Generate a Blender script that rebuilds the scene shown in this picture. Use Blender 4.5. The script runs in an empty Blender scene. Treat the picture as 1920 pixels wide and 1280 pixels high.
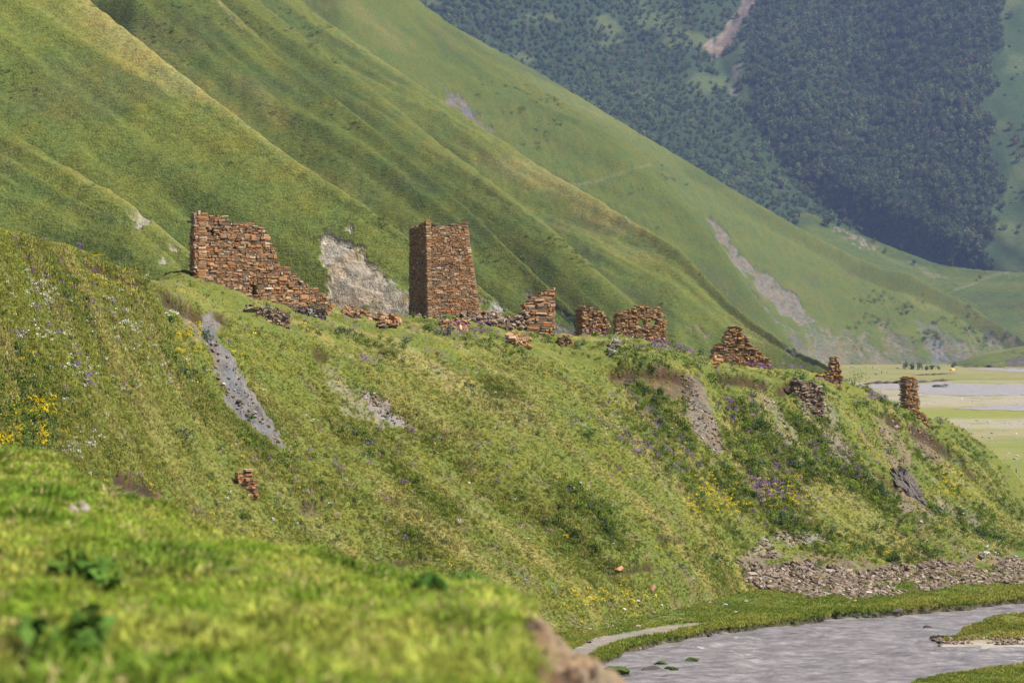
import bpy, bmesh, math, random
import numpy as np
from mathutils import Vector, Matrix, Euler

random.seed(7)
RNG = np.random.default_rng(7)
SC = bpy.context.scene
COL = SC.collection

# ------------------------------------------------------------------ camera, sky, sun, exposure
F = 5333.0            # focal length in photograph pixels (1920 wide, 100 mm lens)
CX, HY = 960.0, 640.0  # principal column and horizon row
EYE = 21.0            # metres above the river
cam_d = bpy.data.cameras.new('camera')
cam_d.lens = 100.0
cam_d.sensor_width = 36.0
cam_d.clip_start = 0.5
cam_d.clip_end = 20000.0
cam_d.dof.use_dof = True
cam_d.dof.focus_distance = 255.0
cam_d.dof.aperture_fstop = 3.6
cam = bpy.data.objects.new('camera', cam_d)
COL.objects.link(cam)
cam.location = (0, 0, EYE)
cam.rotation_euler = (math.radians(90), 0, 0)
SC.camera = cam

SUN_AZ, SUN_EL = math.radians(67), math.radians(51)   # azimuth: from behind the camera towards the right
sdir = Vector((math.cos(SUN_EL) * math.sin(SUN_AZ), -math.cos(SUN_EL) * math.cos(SUN_AZ), math.sin(SUN_EL)))
world = bpy.data.worlds.new('World')
SC.world = world
world.use_nodes = True
wn = world.node_tree.nodes
sky = wn.new('ShaderNodeTexSky')
sky.sky_type = 'NISHITA'
sky.sun_disc = False
sky.sun_elevation = SUN_EL
sky.sun_rotation = math.atan2(sdir.x, sdir.y)
sky.altitude = 2000
wn['Background'].inputs[1].default_value = 0.075
world.node_tree.links.new(sky.outputs[0], wn['Background'].inputs[0])
sun_d = bpy.data.lights.new('sun', 'SUN')
sun_d.energy = 5.0
sun_d.angle = math.radians(0.5)
sun_d.color = (1.0, 0.95, 0.87)
sun = bpy.data.objects.new('sun', sun_d)
COL.objects.link(sun)
sun.rotation_euler = sdir.to_track_quat('Z', 'Y').to_euler()
SC.view_settings.view_transform = 'Standard'
SC.view_settings.look = 'None'
SC.view_settings.gamma = 1.0
SC.view_settings.use_curve_mapping = False
SC.view_settings.exposure = 0.87
SC.render.engine = 'CYCLES'
SC.cycles.use_denoising = True
SC.cycles.max_bounces = 5
SC.cycles.diffuse_bounces = 2
SC.cycles.glossy_bounces = 2
SC.cycles.transmission_bounces = 2
SC.cycles.volume_bounces = 0
SC.cycles.transparent_max_bounces = 6

# ------------------------------------------------------------------ helpers
def smooth(a, b, x):
    t = np.clip((x - a) / (b - a), 0, 1)
    return t * t * (3 - 2 * t)

def _hash(ix, iy, seed):
    h = (ix.astype(np.int64) * 374761393 + iy.astype(np.int64) * 668265263 + seed * 974711) & 0xFFFFFFFF
    h = ((h ^ (h >> 13)) * 1274126177) & 0xFFFFFFFF
    return ((h ^ (h >> 16)) & 0xFFFF) / 65535.0

def vnoise(x, y, seed=0):
    x = np.asarray(x, float); y = np.asarray(y, float)
    ix, iy = np.floor(x), np.floor(y)
    fx, fy = x - ix, y - iy
    fx = fx * fx * fx * (fx * (fx * 6 - 15) + 10); fy = fy * fy * fy * (fy * (fy * 6 - 15) + 10)
    a, b = _hash(ix, iy, seed), _hash(ix + 1, iy, seed)
    c, d = _hash(ix, iy + 1, seed), _hash(ix + 1, iy + 1, seed)
    return (a + (b - a) * fx) * (1 - fy) + (c + (d - c) * fx) * fy

def fbm(x, y, seed=0, octv=4, gain=0.5):
    """-1..1"""
    s, amp, tot = 0.0, 1.0, 0.0
    for k in range(octv):
        cs, sn = math.cos(0.6 * k), math.sin(0.6 * k)
        s = s + amp * (vnoise((x * cs - y * sn) * 2 ** k, (x * sn + y * cs) * 2 ** k, seed + 17 * k) * 2 - 1)
        tot += amp
        amp *= gain
    return s / tot * 1.5

def pt(px, py, d):
    """the point at depth d that the camera sees at photograph pixel (px, py)"""
    return Vector(((px - CX) * d / F, d, EYE + (HY - py) * d / F))

def ground_d(py, z=0.4):
    return F * (EYE - z) / (py - HY)

def in_poly(px, py, poly):
    px = np.asarray(px, float); py = np.asarray(py, float)
    r = np.zeros(px.shape, bool)
    n = len(poly)
    for i in range(n):
        x0, y0 = poly[i]; x1, y1 = poly[(i + 1) % n]
        if y0 == y1:
            continue
        c = ((y0 > py) != (y1 > py)) & (px < (x1 - x0) * (py - y0) / (y1 - y0) + x0)
        r ^= c
    return r

def interp(x, pts, sm=0):
    xs = [p[0] for p in pts]; ys = [p[1] for p in pts]
    if not sm:
        return np.interp(x, xs, ys)
    acc = 0
    for o in np.linspace(-sm, sm, 9):
        acc = acc + np.interp(np.asarray(x) + o, xs, ys)
    return acc / 9

def tag(o, label=None, cat=None, group=None, kind=None):
    if label: o['label'] = label
    if cat: o['category'] = cat
    if group: o['group'] = group
    if kind: o['kind'] = kind
    return o

def link(name, me, mat=None, parent=None):
    o = bpy.data.objects.new(name, me)
    COL.objects.link(o)
    if mat is not None and len(me.materials) == 0:
        me.materials.append(mat)
    if parent is not None:
        o.parent = parent
    return o

def empty(name, loc):
    o = bpy.data.objects.new(name, None)
    COL.objects.link(o)
    o.location = loc
    o.empty_display_size = 0.3
    return o

def mesh_np(name, V, Q, mat=None, cols=None, floats=None, flat=False):
    """V (n,3), Q (m,k) faces of k corners"""
    me = bpy.data.meshes.new(name)
    V = np.ascontiguousarray(V, np.float32); Q = np.ascontiguousarray(Q, np.int32)
    k = Q.shape[1]
    me.vertices.add(len(V)); me.vertices.foreach_set('co', V.ravel())
    me.loops.add(Q.size); me.loops.foreach_set('vertex_index', Q.ravel())
    me.polygons.add(len(Q))
    me.polygons.foreach_set('loop_start', np.arange(0, Q.size, k, dtype=np.int32))
    me.polygons.foreach_set('use_smooth', np.full(len(Q), not flat))
    me.update(calc_edges=True)
    if cols is not None:
        a = me.attributes.new('col', 'FLOAT_COLOR', 'POINT')
        c = np.ones((len(V), 4), np.float32); c[:, :3] = cols
        a.data.foreach_set('color', c.ravel())
    for nm, arr in (floats or {}).items():
        a = me.attributes.new(nm, 'FLOAT', 'POINT')
        a.data.foreach_set('value', np.ascontiguousarray(arr, np.float32).ravel())
    if mat is not None:
        me.materials.append(mat)
    return me

def grid_quads(r, c):
    i = np.arange(r * c).reshape(r, c)
    return np.stack([i[:-1, :-1], i[:-1, 1:], i[1:, 1:], i[1:, :-1]], -1).reshape(-1, 4)

def grid_mesh(name, X, Y, Z, mat, cols=None):
    r, c = X.shape
    V = np.stack([X, Y, Z], -1).reshape(-1, 3)
    return mesh_np(name, V, grid_quads(r, c), mat, None if cols is None else cols.reshape(-1, 3))

# --- materials
class NT:
    def __init__(s, name):
        s.m = bpy.data.materials.new(name); s.m.use_nodes = True
        s.t = s.m.node_tree; s.t.nodes.clear()
        s.out = s.n('ShaderNodeOutputMaterial')
    def n(s, typ, **kw):
        nd = s.t.nodes.new(typ)
        for k, v in kw.items():
            setattr(nd, k, v)
        return nd
    def set(s, sock, v):
        if hasattr(v, 'is_linked') or isinstance(v, bpy.types.NodeSocket):
            s.t.links.new(v, sock)
        else:
            sock.default_value = v
    def mix(s, fac, a, b, mode='MIX'):
        nd = s.n('ShaderNodeMix', data_type='RGBA', blend_type=mode)
        s.set(nd.inputs[0], fac)
        for i, v in ((6, a), (7, b)):
            if isinstance(v, tuple) and len(v) == 3: v = v + (1.0,)
            s.set(nd.inputs[i], v)
        return nd.outputs[2]
    def math(s, op, a, b=0.0, clamp=False):
        nd = s.n('ShaderNodeMath', operation=op, use_clamp=clamp)
        s.set(nd.inputs[0], a); s.set(nd.inputs[1], b)
        return nd.outputs[0]
    def pos(s, scale=(1, 1, 1), rotz=0.0):
        g = s.n('ShaderNodeNewGeometry')
        mp = s.n('ShaderNodeMapping')
        s.t.links.new(g.outputs['Position'], mp.inputs[0])
        mp.inputs['Scale'].default_value = scale
        mp.inputs['Rotation'].default_value = (0, 0, rotz)
        return mp.outputs[0]
    def noise(s, vec, scale, detail=4, rough=0.55):
        nd = s.n('ShaderNodeTexNoise')
        s.t.links.new(vec, nd.inputs['Vector'])
        nd.inputs['Scale'].default_value = scale
        nd.inputs['Detail'].default_value = detail
        nd.inputs['Roughness'].default_value = rough
        return nd.outputs[0]
    def ramp(s, fac, stops, interp_='LINEAR'):
        nd = s.n('ShaderNodeValToRGB')
        nd.color_ramp.interpolation = interp_
        el = nd.color_ramp.elements
        while len(el) < len(stops): el.new(0.5)
        for e, (p, c) in zip(el, stops):
            e.position = p
            e.color = (c, c, c, 1) if isinstance(c, (int, float)) else tuple(c) + (1,)
        s.set(nd.inputs[0], fac)
        return nd.outputs[0]
    def attr(s, name, typ='GEOMETRY', out='Color'):
        nd = s.n('ShaderNodeAttribute', attribute_name=name, attribute_type=typ)
        return nd.outputs[out]
    def bump(s, h, strength, dist, prev=None):
        nd = s.n('ShaderNodeBump')
        nd.inputs['Strength'].default_value = strength
        nd.inputs['Distance'].default_value = dist
        s.set(nd.inputs['Height'], h)
        if prev is not None: s.t.links.new(prev, nd.inputs['Normal'])
        return nd.outputs[0]
    def bsdf(s, col, rough=0.9, normal=None, spec=0.2, **kw):
        b = s.n('ShaderNodeBsdfPrincipled')
        if isinstance(col, tuple) and len(col) == 3: col = col + (1.0,)
        s.set(b.inputs['Base Color'], col)
        s.set(b.inputs['Roughness'], rough)
        b.inputs['Specular IOR Level'].default_value = spec
        if normal is not None: s.t.links.new(normal, b.inputs['Normal'])
        for k, v in kw.items(): s.set(b.inputs[k], v)
        s.t.links.new(b.outputs[0], s.out.inputs[0])
        return s.m

def plain(name, col, rough=0.85, spec=0.2, var=0.25, scale=6.0):
    t = NT(name)
    n = t.noise(t.pos(), scale, 4)
    c = t.mix(n, tuple(v * (1 - var) for v in col), tuple(v * (1 + var) for v in col))
    return t.bsdf(c, rough, None, spec)

def slope_grass(name, fine, bumpd, streak=(0.45, 0.45, 2.2), lo=0.62, hi=1.4, strength=0.7):
    """ground cover: the mesh's own cover colour with fine grassy grain and relief"""
    t = NT(name)
    n1 = t.noise(t.pos(streak), fine, 6, 0.65)
    n2 = t.noise(t.pos(), fine * 0.13, 4, 0.6)
    n3 = t.noise(t.pos(), fine * 2.6, 3, 0.6)
    g = t.math('ADD', t.math('MULTIPLY', n1, 0.55), t.math('MULTIPLY', n3, 0.45))
    k = t.ramp(g, [(0.32, lo), (0.68, hi)])
    c = t.mix(1.0, t.attr('col'), k, 'MULTIPLY')
    hue = t.mix(t.ramp(n2, [(0.35, 0.0), (0.65, 1.0)]), (0.88, 0.98, 1.0), (1.16, 1.03, 0.85))
    c = t.mix(1.0, c, hue, 'MULTIPLY')
    return t.bsdf(c, 0.95, t.bump(g, strength, bumpd), 0.1)

M_HILL = slope_grass('hill grass', 0.8, 1.3, streak=(0.8, 0.8, 1.5), lo=0.5, hi=1.5, strength=0.7)
M_FAR = slope_grass('far mountain cover', 0.35, 3.0, lo=0.5, hi=1.5)
M_SPUR = slope_grass('bluff turf and soil', 3.2, 0.16, streak=(1, 1, 1), lo=0.5, hi=1.5)
M_FLOOR = slope_grass('valley floor cover', 1.6, 0.08, streak=(0.35, 1.2, 1), lo=0.72, hi=1.28)
M_FORE = slope_grass('near turf', 14.0, 0.03, streak=(1, 1, 1), lo=0.5, hi=1.5)

def foliage_mat(name, trans=0.24, blend=0.42):
    t = NT(name)
    c = t.mix(1.0, t.attr('icol', 'INSTANCER'), t.attr('col'), 'MULTIPLY')
    d = t.n('ShaderNodeBsdfDiffuse'); tr = t.n('ShaderNodeBsdfTranslucent')
    t.set(d.inputs[0], c); t.set(tr.inputs[0], c)
    # thin blades and leaves scatter light like the sward they stand in
    g = t.n('ShaderNodeNewGeometry')
    v = t.n('ShaderNodeVectorMath', operation='SCALE'); t.t.links.new(g.outputs['Normal'], v.inputs[0]); v.inputs['Scale'].default_value = blend
    v2 = t.n('ShaderNodeVectorMath', operation='ADD'); t.t.links.new(v.outputs[0], v2.inputs[0]); v2.inputs[1].default_value = (0, 0, 1 - blend)
    v3 = t.n('ShaderNodeVectorMath', operation='NORMALIZE'); t.t.links.new(v2.outputs[0], v3.inputs[0])
    t.t.links.new(v3.outputs[0], d.inputs['Normal'])
    mx = t.n('ShaderNodeMixShader'); mx.inputs[0].default_value = trans
    t.t.links.new(d.outputs[0], mx.inputs[1]); t.t.links.new(tr.outputs[0], mx.inputs[2])
    t.t.links.new(mx.outputs[0], t.out.inputs[0])
    return t.m
M_LEAF = foliage_mat('foliage')
M_TREE = foliage_mat('tree foliage', 0.2, 0.7)
M_NEARLEAF = foliage_mat('near foliage', 0.3, 0.62)

def own_leaf_mat(name, col, trans=0.25, blend=0.55):
    """foliage of a single plant: its own colour, varied leaf by leaf"""
    t = NT(name)
    c = t.mix(1.0, t.attr('col'), tuple(col), 'MULTIPLY')
    d = t.n('ShaderNodeBsdfDiffuse'); tr = t.n('ShaderNodeBsdfTranslucent')
    t.set(d.inputs[0], c); t.set(tr.inputs[0], c)
    # thin blades and leaves scatter light like the sward they stand in
    g = t.n('ShaderNodeNewGeometry')
    v = t.n('ShaderNodeVectorMath', operation='SCALE'); t.t.links.new(g.outputs['Normal'], v.inputs[0]); v.inputs['Scale'].default_value = blend
    v2 = t.n('ShaderNodeVectorMath', operation='ADD'); t.t.links.new(v.outputs[0], v2.inputs[0]); v2.inputs[1].default_value = (0, 0, 1 - blend)
    v3 = t.n('ShaderNodeVectorMath', operation='NORMALIZE'); t.t.links.new(v2.outputs[0], v3.inputs[0])
    t.t.links.new(v3.outputs[0], d.inputs['Normal'])
    mx = t.n('ShaderNodeMixShader'); mx.inputs[0].default_value = trans
    t.t.links.new(d.outputs[0], mx.inputs[1]); t.t.links.new(tr.outputs[0], mx.inputs[2])
    t.t.links.new(mx.outputs[0], t.out.inputs[0])
    return t.m

def stone_mat(name, pal, lichen, lich_amt, nscale=1.3):
    t = NT(name)
    oi = t.n('ShaderNodeObjectInfo')
    r = t.math('FRACT', t.math('ADD', oi.outputs['Random'], t.attr('rnd', out='Fac')))
    base = t.ramp(r, [(i / (len(pal) - 1), c) for i, c in enumerate(pal)])
    p = t.pos()
    r3 = t.math('FRACT', t.math('MULTIPLY', r, 23.7))
    base = t.mix(1.0, base, t.ramp(r3, [(0.0, 0.62), (1.0, 1.5)]), 'MULTIPLY')
    fine = t.noise(p, 9.0, 5, 0.65)
    base = t.mix(1.0, base, t.ramp(fine, [(0.3, 0.55), (0.7, 1.4)]), 'MULTIPLY')
    big = t.noise(p, nscale * 2.2, 6, 0.75)
    r2 = t.math('FRACT', t.math('MULTIPLY', r, 7.31))
    m = t.math('ADD', t.math('MULTIPLY', big, 0.95), t.math('MULTIPLY', r2, 0.13))
    m = t.ramp(m, [(0.66 - lich_amt * 0.5, 0.0), (0.90 - lich_amt * 0.5, 1.0)])
    lc = t.mix(t.math('ADD', t.math('MULTIPLY', t.noise(p, 5.0, 3), 0.6), t.math('MULTIPLY', r3, 0.4)), tuple(lichen), tuple(v * f for v, f in zip(lichen, (0.62, 0.5, 0.5))))
    c = t.mix(m, base, lc)
    return t.bsdf(c, 0.9, t.bump(fine, 0.6, 0.05), 0.15)

PAL = [(0.13, 0.085, 0.05), (0.27, 0.165, 0.09), (0.19, 0.12, 0.068), (0.33, 0.22, 0.125), (0.24, 0.145, 0.075), (0.17, 0.13, 0.09), (0.38, 0.31, 0.22), (0.26, 0.155, 0.082)]
PAL_GREY = [(0.09, 0.075, 0.065), (0.18, 0.15, 0.125), (0.12, 0.092, 0.072), (0.25, 0.215, 0.185), (0.14, 0.105, 0.08), (0.32, 0.29, 0.26)]
PAL_SCREE = [(0.10, 0.073, 0.05), (0.175, 0.132, 0.095), (0.12, 0.086, 0.06), (0.22, 0.172, 0.125), (0.15, 0.106, 0.074), (0.33, 0.28, 0.225)]
M_TOWER = stone_mat('tower stone', PAL, (0.42, 0.185, 0.058), 0.36, 0.8)
M_WALL = stone_mat('ruin stone', PAL, (0.43, 0.175, 0.052), 0.40, 0.9)
M_ORANGE = stone_mat('lichen covered stone', PAL, (0.46, 0.22, 0.055), 0.42, 1.2)
M_GREY = stone_mat('grey rubble stone', PAL_GREY, (0.36, 0.15, 0.05), 0.10, 0.6)
M_SCREE = stone_mat('scree stone', PAL_SCREE, (0.30, 0.15, 0.07), 0.12, 0.8)
M_BROWN = stone_mat('brown rubble stone', [(0.11, 0.08, 0.058), (0.22, 0.165, 0.12), (0.15, 0.105, 0.075), (0.32, 0.265, 0.21), (0.18, 0.125, 0.085)], (0.36, 0.17, 0.055), 0.24, 1.0)
M_CORE = plain('wall core earth and rubble', (0.13, 0.085, 0.055), 0.95)

# ------------------------------------------------------------------ terrain: base ground
def haze_free_sheet():
    s = 9000.0
    V = np.array([[-s, -400, -1.6], [s, -400, -1.6], [s, 9000, -1.6], [-s, 9000, -1.6]])
    t = NT('plain ground')
    n = t.noise(t.pos(), 0.02, 5)
    m = t.bsdf(t.mix(n, (0.07, 0.09, 0.03), (0.12, 0.13, 0.05)), 0.95)
    tag(link('ground', mesh_np('ground', V, np.array([[0, 1, 2, 3]]), m)), kind='structure')
haze_free_sheet()

GREEN = np.array((0.108, 0.125, 0.026)); DRY = np.array((0.190, 0.172, 0.058)); LUSH = np.array((0.060, 0.085, 0.022))
SOIL = np.array((0.13, 0.098, 0.075)); GRAVEL = np.array((0.25, 0.225, 0.205)); SOIL_AND_SHADE = np.array((0.036, 0.022, 0.013))
PINK = np.array((0.31, 0.265, 0.225))

def lerp(a, b, t):
    t = np.asarray(t)[..., None]
    return a * (1 - t) + b * t

# --- valley floor with the river channel carved in
RIVER_TOP = [(900, 1330), (1040, 1300), (1078, 1268), (1105, 1242), (1145, 1226), (1200, 1206), (1250, 1196), (1340, 1178), (1450, 1165), (1520, 1156), (1600, 1148), (1700, 1140), (1800, 1132), (1920, 1121), (2100, 1108), (2400, 1090)]
RIVER_BOT = [(900, 1700), (1600, 1330), (1690, 1290), (1720, 1274), (1770, 1261), (1840, 1249), (1920, 1239), (2100, 1214), (2400, 1180)]
ISLAND = [(1745, 1198), (1790, 1181), (1820, 1163), (1850, 1150), (1900, 1142), (1960, 1136), (2040, 1134), (2040, 1195), (1960, 1204), (1880, 1206), (1800, 1203)]
PATH = [(1050, 1238), (1078, 1214), (1110, 1200), (1180, 1186), (1250, 1173), (1330, 1166), (1345, 1169), (1262, 1186), (1180, 1199), (1125, 1213), (1098, 1232), (1075, 1250)]

def build_floor():
    py = np.concatenate([np.arange(1420, 1060, -3.0), np.arange(1060, 900, -5.0), np.arange(900, 660, -2.0), 640 + 20 * 0.8 ** np.arange(0, 9)])
    px = np.arange(-900, 2800, 6.0)
    PX, PY = np.meshgrid(px, py)
    D = F * (EYE - 0.4) / (PY - HY)
    X = (PX - CX) * D / F
    w = fbm(X / 6.0, D / 6.0, 3) * 4.0
    pyw = PY + w
    Z = np.full(PX.shape, 0.4) + 0.10 * fbm(X / 3.0, D / 3.0, 5)
    rt, rb = interp(PX, RIVER_TOP), interp(PX, RIVER_BOT)
    inriv = smooth(0, 3, pyw - rt) * smooth(0, 3, rb - pyw)
    isl = in_poly(PX + w, PY + w * 0.6, ISLAND)
    inriv = np.where(isl, 0, inriv)
    Z = Z - inriv * 1.3
    Z = np.where(isl, 0.12 + 0.18 * fbm(X / 2.5, D / 2.5, 9), Z)
    # cover colour
    n1 = fbm(X / 9.0, D / 14.0, 11); n2 = fbm(X / 60.0, D / 40.0, 12); n3 = fbm(X / 1.4, D / 1.4, 13)
    C = lerp(GREEN * 0.95, DRY, smooth(-0.2, 0.8, n1 + 0.3))
    near = D < 330
    C = np.where(near[..., None], lerp(np.array((0.075, 0.12, 0.024)), np.array((0.13, 0.16, 0.04)), smooth(-0.5, 0.7, n1)), C)
    far = lerp(np.array((0.16, 0.175, 0.05)), np.array((0.22, 0.19, 0.085)), smooth(-0.5, 0.5, n2 + 0.5 * n1))
    C = lerp(C, far, smooth(380, 560, D))
    band = lambda a, b: smooth(a - 5, a + 5, PY + 5 * n2 + 2 * n1) * smooth(b + 5, b - 5, PY + 5 * n2 + 2 * n1)
    grav = np.maximum.reduce([band(781, 803) * 0.75, band(738, 764) * 0.75, band(716, 742) * 0.6, band(808, 822) * 0.35])
    grav = grav * smooth(-0.9, 0.2, n1 + 0.4)
    C = lerp(C, np.array((0.30, 0.26, 0.215)), grav)
    C = lerp(C, np.array((0.19, 0.20, 0.045)), band(768, 782) * 0.8)
    C = lerp(C, np.array((0.17, 0.19, 0.05)), smooth(800, 850, PY) * (D > 360) * 0.6)
    p = in_poly(PX + w, PY + w * 0.5, PATH)
    C = np.where(p[..., None], np.array((0.21, 0.185, 0.17)) * (1 + 0.15 * n3[..., None]), C)
    bankdirt_and_shade = np.exp(-((pyw - rt - 1) / 5.5) ** 2) * (D < 330)
    C = lerp(C, SOIL_AND_SHADE, np.clip(bankdirt_and_shade, 0, 1) * 0.85)
    C = lerp(C, np.array((0.12, 0.105, 0.095)), inriv)
    islc = lerp(np.array((0.10, 0.13, 0.03)), PINK, smooth(1190, 1197, PY + 3 * n1))
    C = np.where(isl[..., None], islc, C)
    tag(link('valley_floor', grid_mesh('valley_floor', X, D, Z, M_FLOOR, C)), kind='structure')
build_floor()

def water_mat(name, foam_amt, col=(0.165, 0.145, 0.138)):
    t = NT(name)
    v = t.pos((0.35, 0.16, 1), rotz=math.radians(-35))
    n = t.noise(v, 1.6, 6, 0.65)
    fine = t.noise(t.pos((0.4, 0.62, 1), rotz=math.radians(-18)), 1.15, 8, 0.72)
    patch = t.noise(t.pos((0.06, 0.035, 1), rotz=math.radians(-20)), 1.0, 3)
    f = t.math('ADD', t.math('ADD', t.math('MULTIPLY', n, 0.5), t.math('MULTIPLY', fine, 0.33)), t.math('MULTIPLY', patch, 0.3))
    f = t.math('ADD', f, t.math('MULTIPLY', t.attr('foam', out='Fac'), 0.06))
    foam = t.ramp(f, [(0.675 - foam_amt, 0.0), (0.76 - foam_amt, 1.0)])
    tone = t.ramp(fine, [(0.33, 0.5), (0.5, 0.95), (0.68, 1.6)])
    c = t.mix(1.0, col, tone, 'MULTIPLY')
    c = t.mix(foam, c, (0.45, 0.43, 0.42))
    rough = t.ramp(foam, [(0, 0.62), (1, 0.85)])
    return t.bsdf(c, rough, t.bump(fine, 0.8, 0.25), 0.5)
M_WATER = water_mat('silty river water', 0.0)
M_WATER_FAR = water_mat('far silty water', 0.02, (0.25, 0.222, 0.21))

def build_river():
    px = np.arange(980, 2420, 4.0)
    py = np.arange(1400, 1080, -1.6)
    PX, PY = np.meshgrid(px, py)
    D = F * EYE / (PY - HY)
    X = (PX - CX) * D / F
    a = math.radians(-35)
    u = X * math.cos(a) - D * math.sin(a); v = X * math.sin(a) + D * math.cos(a)
    rip = fbm(u / 2.2, v / 1.1, 21, 4)
    big = fbm(u / 9, v / 5, 22, 3)
    FO = [(1640, 1241, 60, 6), (1540, 1192, 60, 8), (1400, 1232, 80, 10), (1290, 1215, 40, 7), (1450, 1262, 40, 6), (1330, 1250, 60, 6), (1810, 1225, 80, 7), (1240, 1272, 60, 6), (1690, 1215, 30, 5), (1380, 1200, 60, 4)]
    foam = np.zeros(PX.shape)
    for (fx, fy, sx, sy) in FO:
        foam = np.maximum(foam, np.exp(-((PX - fx) / sx) ** 2 - ((PY - fy) / sy) ** 2))
    foam = foam * 1.3 * smooth(0.25, 0.75, vnoise(u / 1.6, v / 0.4, 23))
    Z = 0.13 * rip + 0.10 * big + 0.12 * foam
    me = mesh_np('river', np.stack([X, D, Z], -1).reshape(-1, 3), grid_quads(*X.shape), M_WATER, floats={'foam': foam})
    tag(link('river', me), kind='structure')
build_river()

def far_water(poly, z=0.47):
    """a braid of the far river: a sheet with an uneven shoreline"""
    bm = bmesh.new()
    pts = []
    n = len(poly)
    for i in range(n):
        (x0, y0), (x1, y1) = poly[i], poly[(i + 1) % n]
        k = max(2, int(abs(x1 - x0) / 8))
        for j in range(k):
            t = j / k
            x, y = x0 + (x1 - x0) * t, y0 + (y1 - y0) * t
            y += random.uniform(-0.9, 0.9)
            d = F * (EYE - z) / (y - HY)
            pts.append(bm.verts.new(((x - CX) * d / F, d, z)))
    f = bm.faces.new(pts)
    bmesh.ops.triangulate(bm, faces=[f])
    bmesh.ops.recalc_face_normals(bm, faces=bm.faces)
    for f in bm.faces:
        if f.normal.z < 0: f.normal_flip()
    me = bpy.data.meshes.new('river'); bm.to_mesh(me); bm.free()
    tag(link('river', me, M_WATER_FAR), kind='structure')
far_water([(1600, 722), (1700, 721), (1760, 716), (1830, 721), (1960, 722), (1960, 736), (1900, 741), (1800, 741), (1740, 738), (1680, 730), (1600, 729)])
far_water([(1778, 766), (1830, 763), (1880, 759), (1990, 757), (1990, 771), (1900, 770), (1840, 768)], 0.48)
far_water([(1820, 690.5), (1870, 691), (1990, 692), (1990, 698), (1900, 697), (1850, 694)], 0.49)

# ------------------------------------------------------------------ the bluff that carries the ruins
FOOT = [(-420, 132), (0, 150), (500, 172), (900, 190), (1100, 202), (1250, 215), (1400, 233), (1600, 239), (1920, 262), (2150, 284), (2400, 300)]
EDGE_Y = [(-420, 300), (-200, 372), (0, 433), (80, 455), (150, 472), (210, 498), (270, 524), (300, 546), (330, 566), (400, 594), (500, 622), (600, 648), (770, 664), (1000, 674), (1100, 690), (1180, 680), (1250, 680), (1350, 704), (1440, 716), (1530, 735), (1600, 760), (1680, 785), (1720, 803), (1850, 872), (1920, 938), (2000, 985), (2150, 1008), (2400, 1015)]
EDGE_D = [(-420, 170), (0, 186), (150, 197), (270, 207), (330, 213), (400, 218), (600, 229), (770, 237), (1000, 248), (1100, 253), (1250, 262), (1440, 275), (1600, 290), (1720, 304), (1850, 322), (1920, 335), (2150, 370), (2400, 400)]
CREST_Y = [(-420, 310), (-200, 385), (0, 450), (150, 492), (270, 540), (300, 530), (330, 516), (350, 513), (400, 526), (470, 550), (600, 566), (690, 592), (770, 586), (850, 582), (920, 588), (1000, 618), (1060, 632), (1100, 628), (1180, 632), (1250, 641), (1330, 668), (1440, 688), (1500, 694), (1560, 708), (1620, 722), (1690, 758), (1740, 780), (1790, 800), (1850, 838), (1920, 900), (2000, 955), (2150, 1005), (2400, 1015)]
CREST_D = [(-420, 205), (0, 215), (270, 236), (400, 246), (600, 256), (770, 263), (1000, 269), (1100, 275), (1250, 281), (1440, 292), (1600, 306), (1720, 320), (1850, 338), (1920, 352), (2150, 385), (2400, 420)]

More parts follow.
